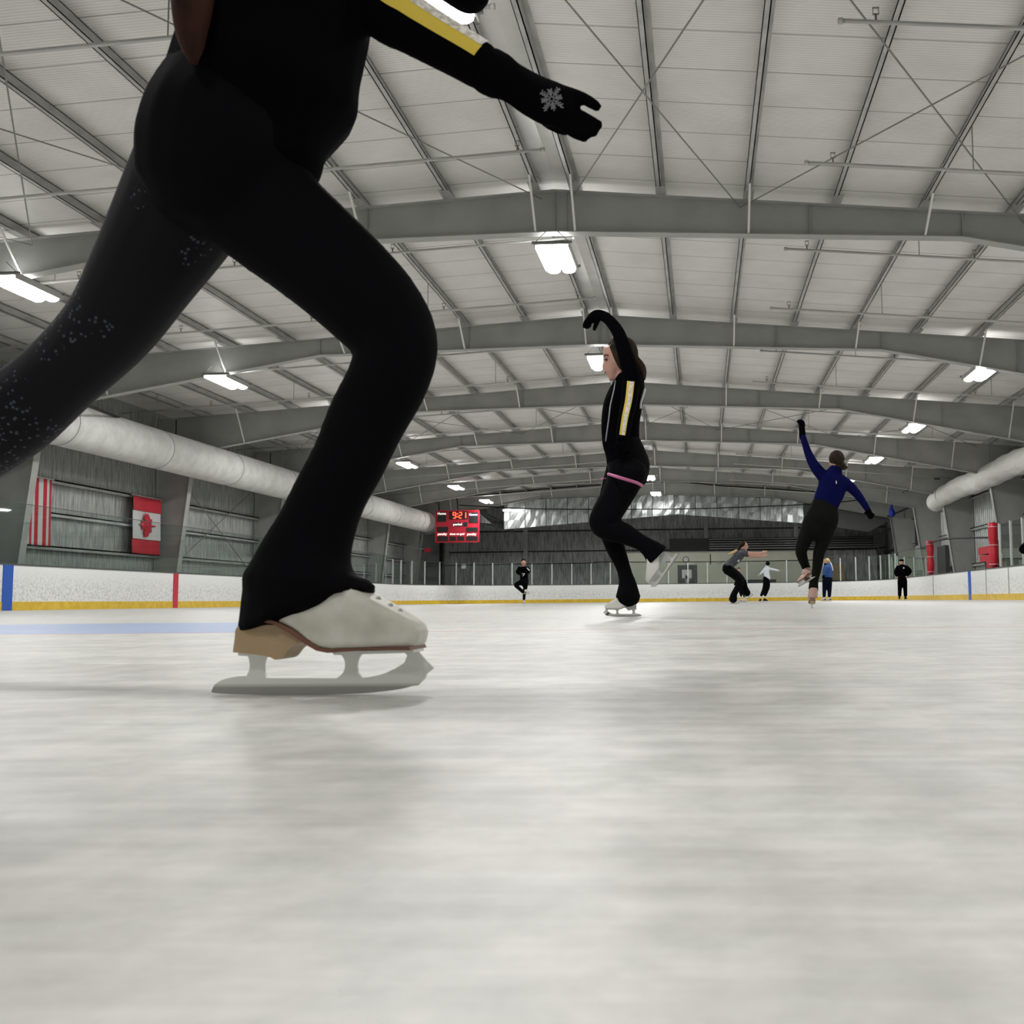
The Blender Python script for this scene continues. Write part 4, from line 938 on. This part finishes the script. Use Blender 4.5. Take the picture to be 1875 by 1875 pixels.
# head: skull, brow, nose, lips, chin, jaw
b = F.body
F.ell(b, 1139, 651, 29, 33, .82); F.limb(b, [(1120, 650, 16.5), (1119, 668, 14.5), (1122, 683, 12), (1121, 690, 7)], .95, inbody=False)
F.limb(b, [(1107.5, 660, 2.5), (1104.5, 670, 3), (1104.5, 673.5, 3.2), (1109, 675, 2.6)], .9, sub=2, inbody=False)
F.limb(b, [(1110, 640, 7), (1112, 652, 7)], 1.3, inbody=False)
F.ell(b, 1110.5, 681, 3.2, 2.2, 1.5); F.ell(b, 1111.5, 685.5, 3.0, 2.2, 1.5); F.ell(b, 1119, 693, 6, 4.5, 1); F.limb(b, [(1121, 692, 6), (1139, 681, 9)], .9, inbody=False)
F.limb(b, [(1143, 676, 14), (1148, 700, 14)], .9, inbody=False)
F.done('skinflush').data.materials[0] = M['skin']
mb = MB(); F.ell(mb, 1109.5, 682, 3.2, 1.6, 1.6, -.003); mb.build('mouth', 'lip', F.t, True)
mb = MB(); F.ell(mb, 1109.5, 658.5, 3.8, 1.7, .8, -F.r(13.2)); mb.build('eye', 'dark', F.t, True)
mb = MB(); mb.tube([F.p(1104.5, 652, -.03), F.p(1109, 649.5, -.055), F.p(1114, 651, -.066)], F.r(1.1), 6, sub=2); mb.build('eyebrow', 'hair', F.t, True)
hr = MB(); F.ell(hr, 1144, 648, 26, 32, .93); F.limb(hr, [(1118, 631, 5), (1128, 628, 12), (1140, 624, 12)], 1.7, inbody=False)
F.limb(hr, [(1121, 634, 6, -.05), (1128, 646, 8, -.065), (1134, 660, 8, -.07), (1138, 672, 6, -.065)], inbody=False); F.limb(hr, [(1163, 655, 5), (1170, 661, 5.5), (1176, 675, 8), (1178, 690, 6), (1176, 700, 3)], .8, inbody=False); F.ell(hr, 1166, 657, 5, 5)
F.part('hair', hr, 'hair', 2)
o_ = F.p(1139.5, 1127, .05); sc2 = 71/FPX*D2/BLEN
add_skate(F.t, (o_.x, o_.y, 0), (-1, 0, 0), (0, 0, 1), sc2, 'bootwhite', 'paperg', sole='paperg')
a = F.p(1200, 1081, -.02); b_ = F.p(1245, 1014, -.02)
add_skate(F.t, (a+b_)/2, a-b_, Vector((-.8, 0, .5)), sc2*1.12, 'bootwhite', 'paperg', sole='paperg')

# ---- girl in blue seen from behind
D3 = 10.6
F = Fig('skater in a royal blue top seen from behind, left arm raised, one pink skate lifted', D3, (1488, 1112), .013)
jk = MB()
F.limb(jk, [(1528, 866, 15, 0, .7), (1524, 878, 24, 0, .65), (1523, 895, 26, 0, .65), (1516, 912, 25, 0, .65), (1511, 926, 24, 0, .65), (1509, 934, 25, 0, .7)])
F.limb(jk, [(1511, 877, 11), (1500, 864, 11), (1489, 849, 9.5), (1480, 830, 7.6), (1474, 812, 6.4), (1470.5, 800, 5.9)])
F.limb(jk, [(1540, 880, 11), (1553, 888, 10), (1566, 901, 8.5), (1577, 915, 7.2), (1587, 930, 6)])
F.limb(jk, [(1530, 866, 11.5), (1531, 857, 11)], .9, inbody=False)
F.part('fleece_top', jk, 'navy', 2)
pn = MB()
F.limb(pn, [(1509, 928, 25, 0, .7), (1507, 942, 29.5, 0, .75), (1503, 955, 31, 0, .75), (1500, 964, 30, 0, .7)])
F.limb(pn, [(1487, 955, 17), (1479, 975, 15), (1471, 995, 13), (1467, 1009, 11, .02), (1469, 1020, 9.8, .06), (1474, 1034, 8.2, .14), (1479, 1046, 8, .2)])
F.limb(pn, [(1518, 955, 17), (1513, 975, 14), (1506, 995, 12.3), (1500, 1010, 11), (1498, 1025, 10), (1495, 1045, 8.6), (1491, 1062, 8), (1489.5, 1074, 9), (1489.5, 1080, 9)])
F.part('trousers', pn, 'charcoal', 2)
cv = MB(); F.limb(cv, [(1489.5, 1076, 8), (1488.5, 1086, 8.6), (1488, 1092, 9.2), (1487.8, 1095, 9.2)], 1.3, caps='flat', inbody=False); F.part('boot_cover', cv, 'bootpink', 1, .009)
cv = MB(); F.ell(cv, 1479, 1049, 12, 10, 1.0, .1, .2); F.part('boot_cover', cv, 'bootpink', 1, .009)
gl = MB(); F.limb(gl, [(1470, 802, 6), (1469, 792, 6), (1468, 784, 6)], .6)
for q in ([(1466, 780, 2.6), (1463, 774, 2.4), (1460, 772, 2)], [(1468, 779, 2.6), (1466, 772, 2.4), (1462, 770, 2)], [(1470, 779, 2.6), (1469, 772, 2.4), (1466, 769, 2)], [(1472, 781, 2.5), (1472, 775, 2.3), (1470, 771, 2)], [(1466, 786, 2.2), (1463.5, 781, 2)]): F.limb(gl, q, sub=2, inbody=False)
F.limb(gl, [(1587, 930, 5.5), (1591, 937, 5.5)], .6)
for q in ([(1592, 938, 2.2), (1600, 942, 2)], [(1591, 940, 2.2), (1599, 946, 2)], [(1590, 942, 2.2), (1596, 949, 2)], [(1588, 942, 2.2), (1592, 949, 2)], [(1588, 937, 2.2), (1583, 940, 1.8)]): F.limb(gl, q, sub=2, inbody=False)
F.part('gloves', gl, 'blackcloth', 1, .008)
F.limb(F.body, [(1531, 862, 7), (1531, 850, 8)], inbody=False); F.ell(F.body, 1531.5, 842, 12.5, 17, 1.1); F.ell(F.body, 1519, 850, 2, 3.2)
F.done()
hr = MB(); F.ell(hr, 1532, 840, 14.8, 16, 1.15, .0, .1); F.limb(hr, [(1534, 852, 9), (1543, 855, 6.5), (1549, 856, 4)], 1.2, inbody=False); F.ell(hr, 1541, 853, 8, 6.5, 1.2, -.03)
F.part('hair', hr, 'hair', 2)
mb = MB(); q = F.p(1531, 884, -F.r(17.5)); mb.bar(q+UP*F.r(2), q-UP*F.r(2)+RT*F.r(.5), F.r(1.2)).bar(q+UP*F.r(2), q+RT*F.r(1.6)+UP*F.r(.8), F.r(1)).ell(q+UP*F.r(3), (F.r(.9),)*3, seg=8, rings=5); mb.build('logo', 'white', F.t)
o_ = F.p(1488, 1112); sc3 = .25/BLEN
add_skate(F.t, (o_.x, o_.y+.05, 0), (.05, 1, 0), (0, 0, 1), sc3, 'bootpink', 'sole', sole='soledark', lace='bootpink')
a = F.p(1457, 1079, .02); b_ = F.p(1495, 1055, -.03)
add_skate(F.t, (a+b_)/2, (a-b_)+Vector((0, .12, 0)), Vector((.15, .75, .8)), sc3*.98, 'bootpink', 'soledark', sole='soledark', lace='bootpink')

# ---- far skaters and coaches
def ground_fix(F): pass
F = Fig('distant skater in black with arms folded, spinning on one leg by the far boards', 34, (959, 1103), .022)
jk = MB(); F.limb(jk, [(959, 1041, 5.5, 0, .7), (959, 1045, 8.3, 0, .7), (959.5, 1056, 7.5, 0, .7), (959.5, 1064, 8.5, 0, .8)])
F.limb(jk, [(951, 1040, 3.4), (947, 1047, 3), (953, 1051, 2.7, -.15), (960, 1051, 2.4, -.2)]); F.limb(jk, [(966, 1040, 3.4), (969, 1046, 3), (963, 1050, 2.7, -.15), (956, 1050, 2.4, -.2)])
F.part('jacket', jk, 'blackcloth', 1)
pn = MB(); F.limb(pn, [(959.5, 1062, 8.5, 0, .8), (960, 1067, 8)]); F.limb(pn, [(963, 1066, 5), (961.5, 1078, 4), (960, 1088, 3), (959.5, 1097, 2.6)])
F.limb(pn, [(955, 1066, 5), (945, 1071, 4.2, -.15), (950, 1077, 3.4, -.18), (958, 1084, 3.2, -.15)]); F.part('leggings', pn, 'legging', 1)
F.face(958.7, 1030.5, 6.3, 0); F.limb(F.body, [(958.7, 1035, 2.2), (959, 1040, 2.4)], inbody=False); F.ell(F.body, 955, 1051.5, 1.8, 1.6, 1, -.2)
F.done(); eyes_front(F, 958.7, 1030.5, 6.3)
hr = MB(); F.ell(hr, 958.7, 1028, 5.2, 5, 1.1, .03); F.ell(hr, 958.7, 1025.5, 3, 2.6, 1, .02); F.part('hair', hr, 'hairblack', 1)
F.ribbon('sleeve_stripe', [(951, 1040, 3.4), (947, 1047, 3)], 150, 210, 'white', 0, 1, 1.1); mb = MB(); mb.bar(F.p(956, 1050.5, -.32), F.p(961, 1050.5, -.32), .02).bar(F.p(961, 1050.5, -.32), F.p(957, 1055, -.32), .02); mb.build('print', 'white', F.t)
mb = MB(); mb.bar(F.p(965, 1040, -.08), F.p(970, 1045, -.08), .035); mb.build('sleeve_stripe', 'white', F.t)
o_ = F.p(959.5, 1103); add_skate(F.t, (o_.x, o_.y, 0), (.25, -1, 0), (0, 0, 1), .26/BLEN, 'bootwhite', 'sole')
add_skate(F.t, F.p(964, 1088, -.15), (1, 0, -.1), (.1, 0, 1), .26/BLEN, 'bootwhite', 'sole')

F = Fig('skater in a grey T-shirt bending forward with both arms stretched ahead to the right', 24, (1345, 1104), .017)
jk = MB(); F.limb(jk, [(1360, 1011, 8, 0, .9), (1353, 1018, 8.8, 0, .9), (1344, 1027, 8.6, 0, .85), (1336, 1034, 9, 0, .95), (1333, 1037, 9, 0, 1)])
F.limb(jk, [(1360, 1012, 5, -.12), (1367, 1013, 4.6, -.15)], inbody=False); F.limb(jk, [(1362, 1014, 5, .12), (1369, 1016, 4.4, .15)], inbody=False); F.part('t_shirt', jk, 'greytee', 1)
F.limb(F.body, [(1362, 1012, 3.8, -.14), (1378, 1013.5, 3, -.16), (1393, 1013, 2.3, -.16), (1400, 1011, 2.2, -.16)], inbody=False)
F.limb(F.body, [(1364, 1016, 3.8, .14), (1380, 1018.5, 3, .16), (1394, 1018, 2.3, .16), (1400, 1018, 2.1, .16)], inbody=False)
for dy_, e_ in ((0, -.16), (7, .16)):
    for a, b2 in ((5, -5), (6.5, -3), (7, -1), (6, 1)): F.limb(F.body, [(1399, 1011+dy_, 1.1, e_), (1399+a, 1011+dy_+b2*.7, .8, e_)], inbody=False, sub=2)
    F.limb(F.body, [(1397, 1010+dy_, 1.1, e_), (1400, 1006+dy_, .8, e_)], inbody=False, sub=2)
F.face(1363, 1000, 8.5, 1); F.limb(F.body, [(1360, 1004, 4), (1357, 1010, 4.4)], inbody=False)
pn = MB(); F.limb(pn, [(1335, 1036, 9), (1331, 1042, 9), (1339, 1048, 8.6), (1350, 1057, 7.8), (1355, 1067, 7.2), (1350, 1077, 5.8), (1344, 1088, 6), (1342.5, 1097, 8)]); 
F.limb(pn, [(1340, 1046, 8.5, .15), (1354, 1058, 7.6, .2), (1361, 1068, 6.6, .2), (1364, 1076, 5.4, .2), (1368, 1086, 6.8, .2)]); F.part('leggings', pn, 'legging', 1)
F.done(); mb = MB(); F.ell(mb, 1368, 999, .8, .6, 1, -F.r(4)); mb.build('eye', 'dark', F.t)
hr = MB(); F.ell(hr, 1360, 997, 6.8, 6.6, 1, 0); F.limb(hr, [(1356, 1000, 4.5), (1352, 1005, 3.6), (1347, 1009, 2.6), (1340, 1013, 1.8)], inbody=False); F.part('hair', hr, 'hair', 1)
mb = MB(); mb.tube([F.p(1349, 1008, -.03), F.p(1341, 1012.5, -.03), F.p(1334, 1014.5, -.02)], [.03, .035, .012], 8, sub=3, caps='round'); mb.build('hair_ends', 'blond', F.t, True)
mb = MB(); mb.bar(F.p(1351, 1028.5, -.14), F.p(1353.5, 1025, -.14), .03); mb.build('shirt_print', 'white', F.t)
o_ = F.p(1346, 1104); add_skate(F.t, (o_.x, o_.y, 0), (1, 0, 0), (0, 0, 1), .26/BLEN, 'bootwhite', 'paperg')
add_skate(F.t, F.p(1372, 1094, .2), (.88, 0, .45), (-.45, 0, .88), .25/BLEN, 'bootwhite', 'paperg')

F = Fig('child in dark leggings mostly hidden behind the skater in the grey T-shirt', 38, (1360, 1098), .022)
jk = MB(); F.limb(jk, [(1352, 1050, 4), (1354, 1056, 5), (1357, 1063, 5)]); F.limb(jk, [(1351, 1054, 2.2), (1348, 1064, 2), (1345, 1071, 1.6)]); F.part('jacket', jk, 'blackcloth', 1)
pn = MB(); F.limb(pn, [(1357, 1063, 5), (1358, 1068, 5)]); F.limb(pn, [(1356, 1070, 3), (1354.5, 1079, 2.6), (1357, 1091, 2)]); F.limb(pn, [(1361, 1070, 3), (1361, 1079, 2.8), (1363, 1092, 2.2)]); F.part('leggings', pn, 'legging', 1)
F.ell(F.body, 1353, 1044, 3.4, 4, 1); F.limb(F.body, [(1353, 1047, 1.5), (1352, 1050, 1.8)], inbody=False); F.done()
hr = MB(); F.ell(hr, 1353, 1043, 3.8, 4, 1, .02); F.part('hair', hr, 'hairblack', 1)
for x in (1359, 1364): o_ = F.p(x, 1097); add_skate(F.t, (o_.x, o_.y, 0), (.9, -.3, 0), (0, 0, 1), .21/BLEN, 'bootwhite', 'sole')

F = Fig('small child in a white long-sleeved top with arms held out near the far boards', 36, (1399, 1098), .02)
jk = MB(); F.limb(jk, [(1404.5, 1037.5, 3.2, 0, .8), (1404, 1042, 4.6, 0, .75), (1403.7, 1049, 5, 0, .75), (1405, 1057, 5.4, 0, .8), (1405.5, 1059, 5.2, 0, .8)])
F.limb(jk, [(1401.5, 1041, 2.6), (1397, 1046, 2.2), (1392, 1051.5, 1.8)]); F.limb(jk, [(1408, 1041, 2.6), (1417, 1043, 2.1), (1425, 1044.8, 1.7)]); F.part('knit_top', jk, 'whitetop', 1)
pn = MB(); F.limb(pn, [(1402, 1059, 5), (1401.5, 1068, 4.4), (1399, 1078, 3.3), (1394, 1090, 2.5)]); F.limb(pn, [(1404, 1060, 5), (1406, 1070, 4.2), (1405.5, 1078, 3.3), (1401, 1090, 2.5)]); F.part('leggings', pn, 'legging', 1)
F.limb(F.body, [(1391, 1052, 1.5), (1388, 1055, 1.3)], inbody=False); F.limb(F.body, [(1426, 1045, 1.5), (1430, 1046, 1.2)], inbody=False)
F.ell(F.body, 1405.7, 1032.5, 3.6, 4.4, 1); F.limb(F.body, [(1405, 1035, 1.8), (1404.5, 1038, 1.9)], inbody=False); F.done()
hr = MB(); F.ell(hr, 1405.7, 1031.6, 4.2, 4.3, 1.15, -.02); F.part('hair', hr, 'hairblack', 1)
o_ = F.p(1392, 1097); add_skate(F.t, (o_.x, o_.y, 0), (-.3, .9, 0), (0, 0, 1), .2/BLEN, 'bootblack', 'bootblack', sole='bootblack', lace='bootblack')
o_ = F.p(1401, 1097); add_skate(F.t, (o_.x, o_.y, 0), (.95, .3, 0), (0, 0, 1), .21/BLEN, 'bootblack', 'bootblack', sole='bootblack', lace='bootblack')

F = Fig('blonde woman in a blue fleece jacket standing sideways by the far boards', 41, (1514, 1097), .022)
jk = MB(); F.limb(jk, [(1516.5, 1034, 5, 0, 1.2), (1516.5, 1039, 8, 0, 1.1), (1515.5, 1046, 9, 0, 1), (1515.3, 1056, 9.4, 0, .95)]); F.limb(jk, [(1512, 1038, 4.4, -.2), (1510, 1046, 3.7, -.25), (1509, 1052, 3.1, -.25)]); F.part('fleece_jacket', jk, 'denim', 1)
pn = MB(); F.limb(pn, [(1515.3, 1057, 8.8), (1515, 1062, 9)]); F.limb(pn, [(1510.5, 1063, 5), (1509.5, 1077, 3.9), (1509, 1091, 3.1)]); F.limb(pn, [(1519, 1063, 5), (1519, 1077, 4), (1518.5, 1091, 3.2)]); F.part('trousers', pn, 'darkblue', 1)
gl = MB(); F.limb(gl, [(1508.5, 1054, 2.6, -.25), (1507, 1058, 2.2, -.25)]); F.part('glove', gl, 'blackcloth', 1)
F.face(1512.5, 1029, 6.4, -1); F.limb(F.body, [(1514, 1032, 3), (1515.5, 1036, 3.2)], inbody=False); F.done()
hr = MB(); F.ell(hr, 1514.5, 1027.5, 5.6, 5.6, 1.05); F.limb(hr, [(1517, 1028, 3), (1520, 1031, 2.4)], inbody=False); F.part('hair', hr, 'blond', 1)
mb = MB(); mb.tube([F.p(1520, 1030), F.p(1523, 1036, -.1), F.p(1525, 1045, -.1)], F.r(1.2), 8, sub=3); mb.build('scarf', 'whitetop', F.t, True)
mb = MB(); mb.tube([F.p(1511, 1033.5), F.p(1518, 1034)], F.r(3.4), 10, caps='round'); mb.build('collar', 'darkblue', F.t, True)
for x in (1508, 1517.5): o_ = F.p(x, 1097); add_skate(F.t, (o_.x, o_.y, 0), (-1, -.1, 0), (0, 0, 1), .26/BLEN, 'bootwhite', 'bootblack')

F = Fig('man in black jacket and trousers standing with hands on hips by the right boards', 45, (1652, 1096), .024)
jk = MB(); F.limb(jk, [(1651, 1037.5, 4, 0, .8), (1651.5, 1038, 8.2, 0, .6), (1652, 1046, 9, 0, .65), (1652, 1054, 8, 0, .7), (1652, 1060, 8, 0, .7)])
F.limb(jk, [(1644.5, 1038.5, 3.6), (1640, 1047, 3.4), (1642, 1054, 2.8, -.1)]); F.limb(jk, [(1659.5, 1038.5, 3.6), (1666.5, 1046, 3.5), (1661, 1053, 2.9, -.1)]); F.part('jacket', jk, 'blackcloth', 1)
pn = MB(); F.limb(pn, [(1652, 1059, 8), (1652, 1064, 8)]); F.limb(pn, [(1648, 1064, 4.7), (1647.5, 1078, 3.7), (1647.3, 1090, 3.2)]); F.limb(pn, [(1656.5, 1064, 4.7), (1657.5, 1078, 3.7), (1658, 1090, 3.2)]); F.part('trousers', pn, 'blackcloth', 1)
F.face(1650.6, 1030, 5.8, 0); F.limb(F.body, [(1650.8, 1033, 2.4), (1651, 1037, 2.8)], inbody=False); F.ell(F.body, 1643, 1056.5, 1.5, 1.7, 1, -.1); F.ell(F.body, 1659.5, 1056.5, 1.5, 1.7, 1, -.1); F.done(); eyes_front(F, 1650.6, 1030, 5.8)
hr = MB(); F.ell(hr, 1650.6, 1026.5, 4.6, 2.6, 1.2); F.part('cap', hr, 'blackcloth', 1, .016)
mb = MB(); F.ell(mb, 1654.8, 1040, 1.3, 1.6, .5, -F.r(6.4)); mb.build('badge', 'white', F.t)
for x in (1647, 1658): o_ = F.p(x, 1096.5); add_skate(F.t, (o_.x, o_.y, 0), (.15*(1 if x > 1650 else -1), -1, 0), (0, 0, 1), .28/BLEN, 'bootblack', 'bootblack', sole='bootblack', lace='bootblack')

F = Fig('person in black by the right boards, only an elbow in view at the edge', 28.3, (1905, 1100), .02)
jk = MB(); F.limb(jk, [(1905, 991, 10, 0, .8), (1905, 1000, 17, 0, .7), (1904, 1030, 15, 0, .7), (1903, 1045, 15, 0, .7)]); F.limb(jk, [(1892, 988, 8), (1880, 998, 7), (1871, 1007, 5.5), (1883, 1012, 5, -.15)]); F.limb(jk, [(1918, 988, 8), (1926, 1005, 6), (1924, 1022, 5)]); F.part('jacket', jk, 'blackcloth', 1)
pn = MB(); F.limb(pn, [(1903, 1046, 15, 0, .7), (1903, 1052, 14, 0, .7)]); F.limb(pn, [(1896, 1052, 8), (1896, 1072, 6), (1896, 1090, 5)]); F.limb(pn, [(1910, 1052, 8), (1910, 1072, 6), (1910, 1090, 5)]); F.part('trousers', pn, 'blackcloth', 1)
F.face(1904, 970, 9, 0); F.limb(F.body, [(1904, 976, 4), (1905, 984, 5)], inbody=False); F.done(); eyes_front(F, 1904, 970, 9)
hr = MB(); F.ell(hr, 1904, 966, 7.4, 6, 1.15, .03); F.part('hair', hr, 'hair', 1)
for x in (1896, 1910): o_ = F.p(x, 1098); add_skate(F.t, (o_.x, o_.y, 0), (0, -1, 0), (0, 0, 1), .27/BLEN, 'bootblack', 'bootblack', sole='bootblack', lace='bootblack')

# ------------------------------------------------------------------ world and view
w = bpy.data.worlds.new('world'); S.world = w; w.use_nodes = True
w.node_tree.nodes['Background'].inputs[0].default_value = (.02, .02, .02, 1); w.node_tree.nodes['Background'].inputs[1].default_value = 1
S.view_settings.view_transform = 'Standard'; S.view_settings.look = 'None'; S.view_settings.exposure = 0; S.view_settings.gamma = 1
